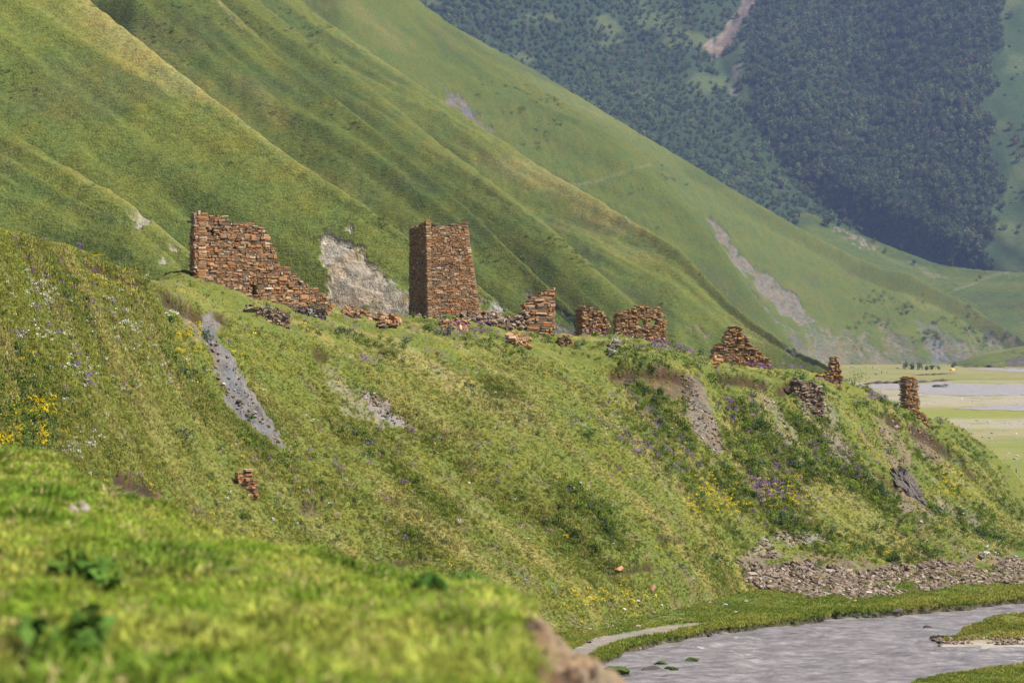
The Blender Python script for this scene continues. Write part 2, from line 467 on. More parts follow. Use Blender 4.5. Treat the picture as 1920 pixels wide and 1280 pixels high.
SCREE = [  # polygon, colour, how fully bare, kind
    ([(378, 588), (392, 583), (404, 590), (412, 640), (440, 692), (478, 742), (498, 785), (528, 826), (548, 842), (520, 834), (470, 796), (432, 757), (402, 700), (384, 642)], (0.125, 0.115, 0.115), 1.0),
    ([(310, 548), (345, 560), (372, 590), (384, 650), (362, 642), (336, 596)], (0.145, 0.11, 0.082), 0.8),
    ([(676, 722), (700, 738), (738, 768), (772, 796), (742, 796), (700, 768), (676, 746)], (0.17, 0.155, 0.145), 1.0),
    ([(590, 655), (612, 655), (680, 740), (720, 780), (760, 800), (720, 800), (640, 768), (610, 720)], (0.19, 0.16, 0.13), 0.55),
    ([(1262, 690), (1300, 712), (1336, 775), (1362, 848), (1338, 852), (1300, 806), (1284, 750)], (0.14, 0.112, 0.09), 0.95),
    ([(1140, 688), (1268, 690), (1300, 720), (1290, 752), (1240, 735), (1160, 712)], (0.095, 0.065, 0.043), 0.85),
    ([(1420, 720), (1456, 760), (1500, 830), (1480, 840), (1430, 790), (1400, 735)], (0.17, 0.13, 0.105), 0.5),
    ([(1488, 742), (1550, 752), (1600, 862), (1570, 870), (1530, 800)], (0.18, 0.145, 0.12), 0.5),
    ([(1640, 775), (1680, 790), (1700, 860), (1732, 950), (1760, 965), (1690, 955), (1668, 880)], (0.145, 0.11, 0.082), 0.75),
    ([(1696, 790), (1736, 802), (1772, 868), (1750, 872), (1716, 835)], (0.125, 0.095, 0.072), 0.9),
    ([(1735, 900), (1755, 905), (1790, 965), (1765, 960)], (0.18, 0.15, 0.13), 0.6),
    ([(215, 880), (255, 890), (300, 925), (312, 950), (236, 950)], (0.085, 0.058, 0.038), 0.95),
    ([(560, 940), (592, 935), (600, 960), (575, 968)], (0.10, 0.08, 0.07), 0.7),
    ([(1385, 1050), (1440, 1030), (1560, 1040), (1680, 1060), (1800, 1045), (1940, 1035), (1990, 1060), (1960, 1088), (1760, 1102), (1620, 1120), (1480, 1114), (1400, 1092)], (0.14, 0.105, 0.08), 0.8),
    ([(1455, 995), (1540, 1002), (1560, 1018), (1450, 1020), (1390, 1050), (1420, 1015)], (0.22, 0.19, 0.17), 0.7),
    ([(800, 668), (840, 690), (885, 760), (870, 770), (820, 710)], (0.15, 0.12, 0.09), 0.35),
    ([(920, 720), (1000, 740), (1040, 800), (990, 800), (940, 760)], (0.15, 0.12, 0.09), 0.3),
    ([(1750, 945), (1830, 960), (1850, 985), (1800, 975)], (0.17, 0.14, 0.12), 0.4),
]
LIPS = [  # line of a broken turf edge, how deep the step is
    ([(150, 478), (210, 503), (270, 528)], 0.5), ([(300, 543), (335, 560), (378, 582)], 0.8), ([(398, 582), (432, 597)], 0.5),
    ([(584, 646), (612, 655)], 0.7), ([(1138, 690), (1200, 688), (1268, 693), (1300, 712)], 0.8), ([(1340, 698), (1395, 702), (1440, 716)], 0.6), ([(1452, 722), (1490, 712)], 0.8),
    ([(1655, 768), (1692, 786)], 0.8), ([(1700, 792), (1740, 806), (1790, 846)], 0.9), ([(1800, 862), (1830, 890)], 0.6),
    ([(210, 880), (252, 892), (290, 915)], 0.7), ([(1640, 880), (1690, 915)], 0.3), ([(1225, 1000), (1290, 1008)], 0.25), ([(1130, 1070), (1225, 1052)], 0.35), ([(730, 1050), (800, 1040)], 0.3), ([(560, 940), (592, 940)], 0.5),
]
class Spur: pass
SP = Spur()
def build_spur():
    px = np.arange(-400, 2380, 2.6)
    foot, ey, ed, cy, cd = (interp(px, a, 18) for a in (FOOT, EDGE_Y, EDGE_D, CREST_Y, CREST_D))
    ze = EYE + (HY - ey) * ed / F
    zc = EYE + (HY - cy) * cd / F
    tA = np.linspace(0, 1, 170)[:, None]
    dA = foot + (ed - foot) * tA
    zA = -0.2 + (ze + 0.2) * (tA * 0.86 + 0.14 * tA * tA)
    tB = np.linspace(0, 1, 44)[1:, None]
    dB = ed + (cd - ed) * tB
    zB = ze + (zc - ze) * tB ** 0.62
    tC = np.linspace(0, 1, 22)[1:, None]
    dC = cd + 70 * tC
    zC = zc + (-0.6 - zc) * (0.25 * tC + 0.75 * tC ** 1.3) - 0.6 * smooth(0, 0.15, tC)
    D = np.concatenate([dA, dB, dC]); Z = np.concatenate([zA, zB, zC])
    PX = np.broadcast_to(px, D.shape).copy()
    X = (PX - CX) * D / F
    calm = np.clip(ze / 11.0, 0.12, 1.0)
    # rills down the fall line, hummocks, tussocks
    c_, s_ = 0.52, 0.854           # contour direction: right and away
    along = X * c_ + D * s_
    down = X * s_ - D * c_
    onslope = np.concatenate([np.ones_like(dA) * smooth(0, 0.12, tA) * (1 - 0.75 * smooth(0.85, 1, tA)), np.full_like(dB, 0.25), np.full_like(dC, 0.25)])
    rill = fbm(along / 5.0, down / 38.0, 31, 4)
    big = fbm(along / 17.0, down / 70.0, 30, 2)
    Z = Z + onslope * calm * (0.85 * rill + 1.1 * big) + (0.22 * fbm(X / 2.1, D / 2.1, 33, 4) + 0.13 * fbm(X / 0.8, D / 0.9, 34, 2)) * (0.3 + 0.7 * (Z > 0.5))
    # terracettes
    Z = Z + onslope * 0.10 * np.sin(Z * 6.0 + 3 * fbm(X / 7, D / 7, 35))
    PY = HY - (Z - EYE) * F / D
    wx = fbm(X / 1.6, D / 1.6, 41, 4) * 9; wy = fbm(X / 1.6, D / 1.6, 42, 4) * 9
    front = np.concatenate([np.ones(dA.shape), np.ones(dB.shape), np.zeros(dC.shape)]) > 0.5
    # cover
    n1 = fbm(along / 3.2, down / 22.0, 51, 4); n2 = fbm(X / 6, D / 6, 52, 4); n3 = fbm(X / 0.9, D / 0.9, 53, 3)
    C = lerp(GREEN, DRY, smooth(-0.1, 0.85, n1 * 0.9 + 0.35 * n2 + 0.05))
    C = lerp(C, LUSH, smooth(0.1, 0.8, n2 - 0.2 * n1) * 0.7)
    C = lerp(C, SOIL, smooth(0.45, 0.9, n3 * 0.6 - 0.5 * n1 + 0.15) * 0.55)
    bare = np.zeros(D.shape)
    for poly, colr, amt in SCREE:
        m = in_poly(PX + wx, PY + wy, poly) & front
        a = m * amt * smooth(-0.9 + 1.2 * (1 - amt), 0.1 + 0.8 * (1 - amt), n3 + 0.3 + 0.5 * n2)
        a = np.where(m & (amt > 0.9), amt, a)
        C = lerp(C, np.array(colr) * (1 + 0.25 * n3[..., None]), a)
        bare = np.maximum(bare, a)
    for line, h in LIPS:
        h = h * 0.65
        xs = [p[0] for p in line]; ys = [p[1] for p in line]
        ly = np.interp(PX, xs, ys) + wy * 0.35
        ends = smooth(xs[0] - 6, xs[0] + 10, PX) * smooth(xs[-1] + 6, xs[-1] - 10, PX)
        below = PY - ly
        stepm = ends * front * smooth(-1.0, 5.0, below) * smooth(34, 12, below)
        Z = Z - h * stepm * 1.35
        Z = Z + 0.22 * h * ends * front * smooth(1.0, -0.5, below) * smooth(-14, -2, below)
        dk = ends * front * smooth(-1.0, 2.0, below) * smooth(6 + 24 * h, 3 + 9 * h, below + 5 * n2) * smooth(-1.1, -0.3, n2 + 0.6 * n3 + h)
        C = lerp(C, SOIL_AND_SHADE * (1.15 + 0.15 * n3[..., None]), dk * 0.9)  # bare dark soil, deepened to stand in for shade under overhanging turf
        bare = np.maximum(bare, dk)
    # raw gravel is rough, and the grey rib stands proud
    rib = (in_poly(PX + wx, PY + wy, SCREE[0][0]) & front) * smooth(583, 640, PY)
    Z = Z + rib * (0.2 + 0.5 * fbm(along / 0.9, down / 6, 61, 3) + 0.25 * n3)
    Z = Z + bare * 0.16 * fbm(X / 0.5, D / 0.5, 63, 3)
    PY = HY - (Z - EYE) * F / D
    SP.px, SP.D, SP.Z, SP.PY, SP.bare = px, D, Z, PY, bare
    SP.nrow = dA.shape[0] + dB.shape[0]
    SP.mono = np.minimum.accumulate(PY[:SP.nrow], axis=0)
    tag(link('grassy_bluff', grid_mesh('grassy_bluff', X, D, Z, M_SPUR, C)), kind='structure')
build_spur()

def spur_hit(px, py):
    """arrays: depth, height and bareness of the bluff where the camera sees (px, py); ok False where it misses"""
    px = np.asarray(px, float); py = np.asarray(py, float)
    c = np.clip(np.round((px - SP.px[0]) / 2.6).astype(int), 0, len(SP.px) - 1)
    m = SP.mono[:, c]
    r = (m > py[None, :]).sum(axis=0)
    ok = (r > 0) & (r < SP.nrow)
    r1 = np.clip(r, 1, SP.nrow - 1)
    y0, y1 = m[r1 - 1, np.arange(len(c))], m[r1, np.arange(len(c))]
    t = np.clip((y0 - py) / np.maximum(y0 - y1, 1e-4), 0, 1)
    D = SP.D[r1 - 1, c] * (1 - t) + SP.D[r1, c] * t
    Z = SP.Z[r1 - 1, c] * (1 - t) + SP.Z[r1, c] * t
    return D, Z, SP.bare[r1, c], ok

def spur_z(x, y):
    """height of the bluff at world (x, y)"""
    px = CX + x * F / y
    c = int(np.clip(round((px - SP.px[0]) / 2.6), 0, len(SP.px) - 1))
    return float(np.interp(y, SP.D[:, c], SP.Z[:, c]))

def spur_pt(px, py):
    D, Z, B, ok = spur_hit(np.array([px]), np.array([py]))
    d = float(D[0])
    return Vector(((px - CX) * d / F, d, float(Z[0])))

# ------------------------------------------------------------------ green mountain flank: one spur behind another
HILLS = []
def hill_pt(k, x, y):
    """where the camera sees (x, y) on hillside k"""
    px, D, Z, PY = HILLS[k]
    c = int(np.clip(round((x - px[0]) / (px[1] - px[0])), 0, len(px) - 1))
    r = int(np.clip((PY[:, c] < y).sum(), 0, len(D) - 1))
    d = float(D[r, c])
    return Vector(((px[c] - CX) * d / F, d, float(Z[r, c])))

def hill(crest, depth, x0, x1, step, seed, wfac=1.05, scars=(), amp=1.0, dry=0.0, tint=(1, 1, 1), rows=120, mat=None, dslope=-0.00026, rill=26.0, darklines=(), rough=1.0):
    crest = list(crest) + [(crest[-1][0] + 70, 640 + 30 * F / depth)]
    x1 = max(x1, crest[-1][0] + 20)
    px = np.arange(x0, x1, step)
    yc = interp(px, crest, 10)
    D0 = depth * (1 + dslope * (px - 0.5 * (max(crest[0][0], 0) + crest[-2][0])))
    zc = np.maximum(EYE + (HY - yc) * D0 / F, -1.2)
    zb = -1.2
    W = np.maximum((zc - zb) * wfac, 12)
    r = np.linspace(0, 1, rows)[:, None] ** 1.15
    shape = 0.72 * r ** 1.35 + 0.28 * r
    Df = D0 - W * r
    Zf = zc - (zc - zb) * shape
    rb = np.linspace(0, 1, 14)[1:, None]
    Db = D0 + W * 0.9 * rb
    Zb = zc - (zc - zb) * rb ** 1.25
    D = np.concatenate([Db[::-1], Df]); Z = np.concatenate([Zb[::-1], Zf])
    q = np.concatenate([(-W * 0.9 * rb)[::-1], W * r])
    X = (np.broadcast_to(px, D.shape) - CX) * D / F
    s = X * 1.2
    taper = smooth(0, 14, np.maximum(zc, 0) + 0 * D) * smooth(0.0, 0.10, np.abs(q) / np.maximum(W, 1)) * smooth(0, 10, Z + 2)
    ridge = fbm((q + 0.22 * s) / rill, s / (rill * 6), seed, 4)
    ridge = ridge - 0.7 * np.abs(fbm((q + 0.15 * s) / (rill * 1.7), s / (rill * 7), seed + 5, 3))
    Z = Z + amp * taper * 2.6 * (rill / 26) * ridge + amp * 0.35 * fbm(X / 5, D / 5, seed + 3, 4)
    PX = CX + X * F / D
    PY = HY - (Z - EYE) * F / D
    HILLS.append((px, D[13:], Z[13:], np.minimum.accumulate(PY[13:][::-1], axis=0)[::-1]))
    wx = fbm(X / 8, Z / 5, seed + 7, 4) * 12; wy = fbm(X / 8, Z / 5, seed + 8, 4) * 10
    wx = wx + 9 * fbm(X / 1.7, Z / 1.2, seed + 21, 3) * 500 / depth; wy = wy + 9 * fbm(X / 1.7, Z / 1.2, seed + 22, 3) * 500 / depth
    n1 = fbm((q + 0.2 * s) / (rill * 0.55), s / (rill * 4), seed + 11, 4)
    n2 = fbm(X / 45, D / 30 + Z / 30, seed + 12, 3)
    n3 = fbm(X / 2.5, Z / 1.5, seed + 13, 3)
    crestdry = np.exp(-np.maximum(q, 0) / (W * 0.10))
    C = lerp(GREEN, DRY, np.clip(smooth(0.05, 0.9, n1 * 0.7 + 0.3 * n2 + dry) * 0.9 + 0.40 * crestdry * (0.6 + 0.6 * n1), 0, 1))
    C = lerp(C, LUSH, smooth(0.05, 0.8, -n1 * 0.7 + 0.4 * n2) * 0.6)
    C = lerp(C, np.array((0.10, 0.085, 0.05)), smooth(0.6, 1.0, n2 - 0.3 * n1) * 0.2)
    C = C * np.array(tint)  # on the middle spurs this puts cloud shade into the grass colour
    for poly, colr, amt in scars:
        m = in_poly(PX + wx * rough, PY + wy * rough, poly)
        a = m * amt * smooth(-0.75 - 0.6 * (amt > 0.9), 0.15 - 0.5 * (amt > 0.9), n3 + 0.6 * n1 + 0.3 * n2)
        C = lerp(C, np.array(colr) * (1 + 0.30 * n3[..., None] + 0.12 * n1[..., None]), a)
        Z = Z - a * (0.5 + 0.5 * n3) * amp
        up = in_poly(PX + wx * rough + 2.0, PY + wy * rough + 7, poly) & ~m     # turf edge above a scar
        C = lerp(C, np.array((0.05, 0.045, 0.04)), up * amt * 0.75 * smooth(-0.4, 0.5, n2 + n3))
    for line, colr, wd in darklines:
        xs = [p[0] for p in line]; ys = [p[1] for p in line]
        ly = np.interp(PX, xs, ys)
        k = np.exp(-((PY - ly + wy * 0.15) / wd) ** 2) * smooth(xs[0] - 5, xs[0] + 5, PX) * smooth(xs[-1] + 5, xs[-1] - 5, PX)
        C = lerp(C, np.array(colr), k * 0.8)
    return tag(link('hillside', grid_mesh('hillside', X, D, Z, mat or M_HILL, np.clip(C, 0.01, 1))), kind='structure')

BEIGE = (0.29, 0.245, 0.20); GREYSC = (0.135, 0.118, 0.096); PURP = (0.12, 0.10, 0.11)
hill([(-300, 60), (0, 285), (64, 326), (150, 379), (240, 420), (300, 465), (350, 508), (420, 560), (520, 640)], 430, -420, 640, 3.2, 100, rows=110, rill=14,
     scars=[([(296, 478), (318, 474), (338, 500), (318, 512)], BEIGE, 0.7), ([(185, 480), (240, 470), (260, 486), (215, 500)], BEIGE, 0.25)])
hill([(-300, 30), (0, 236), (45, 262), (112, 307), (187, 345), (240, 379), (322, 442), (380, 490), (450, 560), (520, 640)], 470, -420, 640, 3.2, 120, rows=110, rill=14,
     scars=[([(232, 396), (262, 390), (280, 412), (262, 424)], BEIGE, 0.7), ([(318, 450), (338, 456), (342, 476), (326, 470)], BEIGE, 0.7)])
hill([(-420, -470), (-100, -230), (60, -90), (165, 0), (270, 84), (380, 172), (470, 238), (560, 304), (660, 370), (760, 440), (860, 508), (950, 576), (1040, 640)], 590, -420, 1080, 3.2, 140, wfac=1.05, rows=170, rill=24, amp=1.05,
     scars=[([(598, 442), (622, 440), (660, 452), (690, 482), (724, 510), (764, 548), (790, 606), (600, 620), (604, 560), (620, 520), (600, 480)], BEIGE, 0.97),
            ([(880, 545), (905, 548), (950, 590), (900, 600)], BEIGE, 0.9), ([(648, 415), (656, 418), (660, 430), (652, 428)], (0.3, 0.27, 0.23), 0.8)])
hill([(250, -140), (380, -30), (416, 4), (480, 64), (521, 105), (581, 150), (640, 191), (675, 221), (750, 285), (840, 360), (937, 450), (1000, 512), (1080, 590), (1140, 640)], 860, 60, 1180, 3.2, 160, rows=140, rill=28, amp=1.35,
     tint=(0.70, 0.73, 0.72), scars=[([(985, 548), (1008, 545), (1050, 575), (1095, 600), (1100, 640), (1030, 625), (1000, 580)], GREYSC, 0.9)], darklines=[([(410, 4), (455, 56)], (0.17, 0.15, 0.10), 1.5)])  # tint darkens this spur and those behind it as if under cloud
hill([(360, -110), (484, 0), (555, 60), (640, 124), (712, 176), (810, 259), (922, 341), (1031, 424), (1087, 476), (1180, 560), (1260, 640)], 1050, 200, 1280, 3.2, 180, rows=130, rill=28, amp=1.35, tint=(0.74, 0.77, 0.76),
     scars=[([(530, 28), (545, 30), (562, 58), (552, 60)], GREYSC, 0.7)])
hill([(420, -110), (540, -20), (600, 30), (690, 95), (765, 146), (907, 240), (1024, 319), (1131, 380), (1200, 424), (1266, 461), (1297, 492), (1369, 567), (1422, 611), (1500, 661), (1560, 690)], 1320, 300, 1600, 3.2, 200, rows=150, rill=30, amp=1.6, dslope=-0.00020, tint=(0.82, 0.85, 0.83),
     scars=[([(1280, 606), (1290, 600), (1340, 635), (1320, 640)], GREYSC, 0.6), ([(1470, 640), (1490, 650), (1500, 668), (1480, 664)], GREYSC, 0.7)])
SIDESTRIPS = []
for k in range(13):
    x0 = 1476 + k * 33 + random.uniform(-8, 8); y0 = 596 + random.uniform(0, 34) + 0.02 * k * k
    SIDESTRIPS.append(([(x0, y0), (x0 + 12, y0 - 4), (x0 + 42, y0 + 30), (x0 + 64, 690), (x0 + 34, 692), (x0 + 14, y0 + 34)], random.choice(((0.12, 0.108, 0.10), (0.095, 0.087, 0.088), (0.135, 0.115, 0.098))), random.uniform(0.45, 0.75)))
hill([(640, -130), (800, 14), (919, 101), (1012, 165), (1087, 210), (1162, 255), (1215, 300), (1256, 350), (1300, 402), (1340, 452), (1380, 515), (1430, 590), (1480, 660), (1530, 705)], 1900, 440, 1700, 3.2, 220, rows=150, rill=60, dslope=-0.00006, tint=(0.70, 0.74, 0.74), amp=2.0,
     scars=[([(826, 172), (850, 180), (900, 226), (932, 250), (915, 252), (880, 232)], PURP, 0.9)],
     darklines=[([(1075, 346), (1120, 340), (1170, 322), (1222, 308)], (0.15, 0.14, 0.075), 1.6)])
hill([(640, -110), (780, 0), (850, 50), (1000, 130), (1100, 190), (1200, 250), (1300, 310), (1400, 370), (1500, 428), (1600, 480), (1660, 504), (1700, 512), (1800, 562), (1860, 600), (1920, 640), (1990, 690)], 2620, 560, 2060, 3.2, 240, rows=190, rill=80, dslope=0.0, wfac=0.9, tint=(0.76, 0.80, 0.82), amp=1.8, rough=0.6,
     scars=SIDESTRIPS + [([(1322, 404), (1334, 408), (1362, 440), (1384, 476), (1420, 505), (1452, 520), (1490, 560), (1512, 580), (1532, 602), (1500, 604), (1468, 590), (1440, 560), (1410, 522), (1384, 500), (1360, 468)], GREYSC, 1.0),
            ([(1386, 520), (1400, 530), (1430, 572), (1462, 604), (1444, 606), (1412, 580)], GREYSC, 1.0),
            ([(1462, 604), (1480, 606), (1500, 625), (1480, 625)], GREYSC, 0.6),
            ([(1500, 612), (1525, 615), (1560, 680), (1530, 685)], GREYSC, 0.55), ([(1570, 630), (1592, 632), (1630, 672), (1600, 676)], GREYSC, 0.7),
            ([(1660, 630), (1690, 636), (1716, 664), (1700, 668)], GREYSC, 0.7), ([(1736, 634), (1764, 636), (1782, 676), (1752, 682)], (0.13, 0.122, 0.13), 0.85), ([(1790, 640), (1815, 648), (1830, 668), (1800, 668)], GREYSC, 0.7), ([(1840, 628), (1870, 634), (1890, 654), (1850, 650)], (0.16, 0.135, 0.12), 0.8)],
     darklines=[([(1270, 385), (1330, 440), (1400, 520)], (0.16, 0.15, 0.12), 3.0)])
# low hill at the right end of the plain, and the grassy shoulder under the forest
hill([(1740, 694), (1790, 684), (1812, 672), (1840, 662), (1880, 655), (1920, 648), (2060, 632), (2200, 620)], 2400, 1730, 2240, 3.0, 260, rows=60, rill=20, amp=0.5, wfac=6.0, tint=(0.9, 0.95, 0.9), rough=0.4, dslope=0.0,
     scars=[([(1886, 680), (1905, 670), (1960, 664), (1960, 694), (1884, 693)], (0.10, 0.08, 0.08), 0.95), ([(1880, 668), (1905, 662), (1912, 665), (1890, 672)], (0.27, 0.15, 0.10), 0.8)])
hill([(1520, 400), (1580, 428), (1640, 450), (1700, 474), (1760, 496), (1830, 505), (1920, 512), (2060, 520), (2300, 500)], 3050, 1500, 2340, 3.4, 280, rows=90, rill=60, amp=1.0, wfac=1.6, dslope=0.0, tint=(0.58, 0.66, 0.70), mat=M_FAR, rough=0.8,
     scars=[([(1560, 424), (1590, 428), (1650, 468), (1620, 465)], (0.2, 0.15, 0.15), 0.7), ([(1690, 484), (1730, 500), (1790, 530), (1740, 515)], GREYSC, 0.4)],
     darklines=[([(1790, 545), (1850, 520), (1930, 500)], (0.14, 0.13, 0.08), 2.0)])

# ------------------------------------------------------------------ far mountain under forest
class Far: pass
FA = Far()
def build_far():
    px = np.arange(560, 2200, 6.0); py = np.arange(700, -130, -5.0)
    PX, PY = np.meshgrid(px, py)
    gx = interp(PY, [(-130, 1420), (0, 1395), (60, 1360), (110, 1345), (190, 1385), (320, 1470), (400, 1560), (480, 1690), (700, 2000)], 10)
    g = PX - gx
    base = 3350 + 1.25 * (HY - PY)
    D = base - np.where(g < 0, 0.42 * np.abs(g), 0.30 * np.abs(g)) * 0.9 + 15 * np.exp(-np.abs(g) / 40)
    D = D + 14 * fbm(PX / 120, PY / 110, 301, 3) + 34 * fbm((PX - gx) / 210, PY / 500, 303, 2)
    D = D - 160 * np.exp(-((PX - (560 + PY * 1.3)) / 120) ** 2) * 0.3
    X = (PX - CX) * D / F; Z = EYE + (HY - PY) * D / F
    n1 = fbm(PX / 60, PY / 40, 311, 4); n2 = fbm(PX / 9, PY / 7, 312, 3)
    C = lerp(np.array((0.035, 0.058, 0.02)), np.array((0.07, 0.09, 0.032)), smooth(-0.5, 0.6, n1))
    C0 = C
    rock = in_poly(PX + n2 * 10, PY + n1 * 10, [(1400, -20), (1428, -20), (1418, 12), (1390, 46), (1366, 88), (1345, 112), (1330, 108), (1330, 94), (1354, 62), (1380, 30)])
    C = lerp(C, np.array((0.15, 0.11, 0.098)) * (1 + 0.4 * n2[..., None]), rock * 0.9)
    st = in_poly(PX + n2 * 8, PY, [(1380, 115), (1390, 118), (1378, 150), (1384, 190), (1372, 180), (1370, 140)])
    C = lerp(C, np.array((0.15, 0.125, 0.115)), st * 0.6)
    # forest cover 0..1
    forest = np.where(g < 0, 0.97 - 0.6 * smooth(0.35, 0.8, n1) - 0.2 * np.exp(-((g + 60) / 60) ** 2), 1.0 - 0.3 * np.exp(-(g / 18) ** 2))
    forest = np.where((g > 0) & (PX > 1868 + 24 * n1 + 10 * np.sin(PY / 40)), 0.05, forest)
    lowr = interp(PX, [(1400, 700), (1560, 420), (1640, 446), (1720, 476), (1800, 500), (1850, 505), (1900, 470), (1960, 380)])
    forest = np.where((g > -40) & (PY > lowr + 8 * n1), 0.0, forest)
    opn = in_poly(PX + n1 * 12, PY + n2 * 6, [(1330, 118), (1372, 100), (1400, 70), (1396, 140), (1408, 200), (1372, 190), (1345, 150)])
    forest = np.where(opn, 0.12, forest)
    forest = np.where(rock | st, 0, forest)
    C = lerp(C, np.array((0.022, 0.038, 0.016)), np.clip(forest * 1.3 - 0.35, 0, 1))
    FA.px, FA.py, FA.D, FA.forest, FA.g = px, py, D, forest, g
    tag(link('forest_mountain', grid_mesh('forest_mountain', X, D, Z, M_FAR, np.clip(C, 0.01, 1))), kind='structure')
build_far()
def far_at(px, py):
    c = np.clip((px - FA.px[0]) / 6.0, 0, len(FA.px) - 1.001); r = np.clip((FA.py[0] - py) / 5.0, 0, len(FA.py) - 1.001)
    ci, ri = c.astype(int), r.astype(int); fc, fr = c - ci, r - ri
    A = FA.D
    d = (A[ri, ci] * (1 - fc) + A[ri, ci + 1] * fc) * (1 - fr) + (A[ri + 1, ci] * (1 - fc) + A[ri + 1, ci + 1] * fc) * fr
    return d, FA.forest[ri, ci], FA.g[ri, ci]

# ------------------------------------------------------------------ near mound, out of focus
FORE = [(-700, 640), (-200, 770), (0, 838), (60, 846), (110, 866), (160, 900), (200, 926), (250, 944), (300, 950), (350, 972), (400, 990), (500, 1016), (600, 1046), (680, 1076), (760, 1094), (900, 1092), (950, 1106), (985, 1128), (1010, 1160), (1030, 1192), (1048, 1215), (1090, 1252), (1135, 1290), (1250, 1400), (1500, 1600)]
FORE_D = [(-700, 36), (0, 29), (300, 26), (600, 23), (900, 19), (1030, 17), (1135, 14.5), (1500, 11)]
class Fore: pass
FO_ = Fore()
def build_fore():
    px = np.arange(-650, 1500, 4.0)
    yc, dc = interp(px, FORE, 8) + 16, interp(px, FORE_D, 20)
    zc = EYE + (HY - yc) * dc / F
    near = np.minimum(8.0, dc * 0.8)
    zn = np.minimum(EYE - (1330 - HY) * near / F, zc + 0.8)
    t = np.linspace(0, 1, 150)[:, None] ** 0.8
    Df = near + (dc - near) * t
    Zf = zn + (zc - zn) * (0.9 * t + 0.1 * t ** 3)
    tb = np.linspace(0, 1, 24)[1:, None]
    Db = dc + 34 * tb ** 1.3
    Zb = zc - (zc + 0.5) * (1 - (1 - tb) ** 1.8)
    tn = np.linspace(1, 0, 6)[:-1, None]
    Dn = near - 12 * tn; Zn = zn + 0 * tn
    D = np.concatenate([Dn, Df, Db]); Z = np.concatenate([Zn, Zf, Zb])
    PX = np.broadcast_to(px, D.shape)
    X = (PX - CX) * np.abs(D) / F
    X = np.where(D < 2, (PX - CX) * 2 / F * (1 + (2 - D)), X)
    onf = np.concatenate([np.zeros(Dn.shape), np.ones(Df.shape), np.ones(Db.shape)])
    Z = Z + onf * (0.06 * fbm(X / 0.45, D / 0.7, 401, 4) + 0.06 * fbm(X / 1.6, D / 2.0, 402, 2))
    PY = HY - (Z - EYE) * F / np.maximum(D, 1)
    n1 = fbm(X / 0.45, D / 0.9, 411, 4); n2 = fbm(X / 1.5, D / 3, 412, 3)
    C = lerp(np.array((0.085, 0.135, 0.02)), np.array((0.17, 0.19, 0.05)), smooth(-0.5, 0.7, n1 + 0.3 * n2))
    C = lerp(C, np.array((0.15, 0.10, 0.06)), smooth(0.55, 0.95, n2 - 0.5 * n1) * 0.6)
    ex = interp(PY, [(1100, 1040), (1140, 985), (1170, 950), (1215, 950), (1250, 962), (1290, 970), (1400, 990)]) + 14 * n1 + 14 * n2
    soil = smooth(0, 24, PX - ex) * (PY > 1128)
    soil = np.maximum(soil, (np.arange(D.shape[0]) > Dn.shape[0] + Df.shape[0] + 1)[:, None] * 1.0)
    Cs = lerp(np.array((0.085, 0.055, 0.036)), np.array((0.19, 0.14, 0.095)), smooth(0.2, 1.0, 1.3 + (PX - interp(PY, [(1140, 1040), (1215, 1062), (1290, 1135), (1400, 1250)])) / 62.0 + 0.5 * n1 + 0.5 * fbm(X / 0.12, D / 0.3, 419, 3)))
    C = lerp(C, Cs, soil)
    Z = Z + soil * (0.05 * fbm(X / 0.25, D / 0.4, 431, 4) + 0.05 * fbm(X / 0.07, D / 0.12, 432, 3))
    FO_.px, FO_.D, FO_.Z, FO_.soil = px, D, Z, soil
    FO_.n0, FO_.n1 = Dn.shape[0], Dn.shape[0] + Df.shape[0]
    tag(link('near_mound', grid_mesh('near_mound', X, D, Z, M_FORE, np.clip(C, 0.01, 1))), kind='structure')
build_fore()

# ------------------------------------------------------------------ masonry
def stone_variants(mat, n=9, bev=0.11):
    out = []
    rs = random.Random(hash(mat.name) % 1000)
    for i in range(n):
        bm = bmesh.new()
        bmesh.ops.create_cube(bm, size=1.0)
        for v in bm.verts:
            v.co.x += rs.uniform(-0.14, 0.07) * (1 if v.co.x > 0 else -1)
            v.co.y += rs.uniform(-0.10, 0.06) * (1 if v.co.y > 0 else -1)
            v.co.z += rs.uniform(-0.17, 0.06) * (1 if v.co.z > 0 else -1)
        bmesh.ops.bevel(bm, geom=bm.edges[:], offset=bev, segments=1, affect='EDGES', clamp_overlap=True)
        bmesh.ops.triangulate(bm, faces=bm.faces[:])
        me = bpy.data.meshes.new('stone'); bm.to_mesh(me); bm.free()
        me.materials.append(mat)
        V = np.empty(len(me.vertices) * 3, np.float32); me.vertices.foreach_get('co', V)
        T = np.empty(len(me.polygons) * 3, np.int32); me.polygons.foreach_get('vertices', T)
        out.append((me, V.reshape(-1, 3), T.reshape(-1, 3)))
    return out
VAR = {}
def variants(mat):
    if mat.name not in VAR:
        VAR[mat.name] = stone_variants(mat)
    return VAR[mat.name]

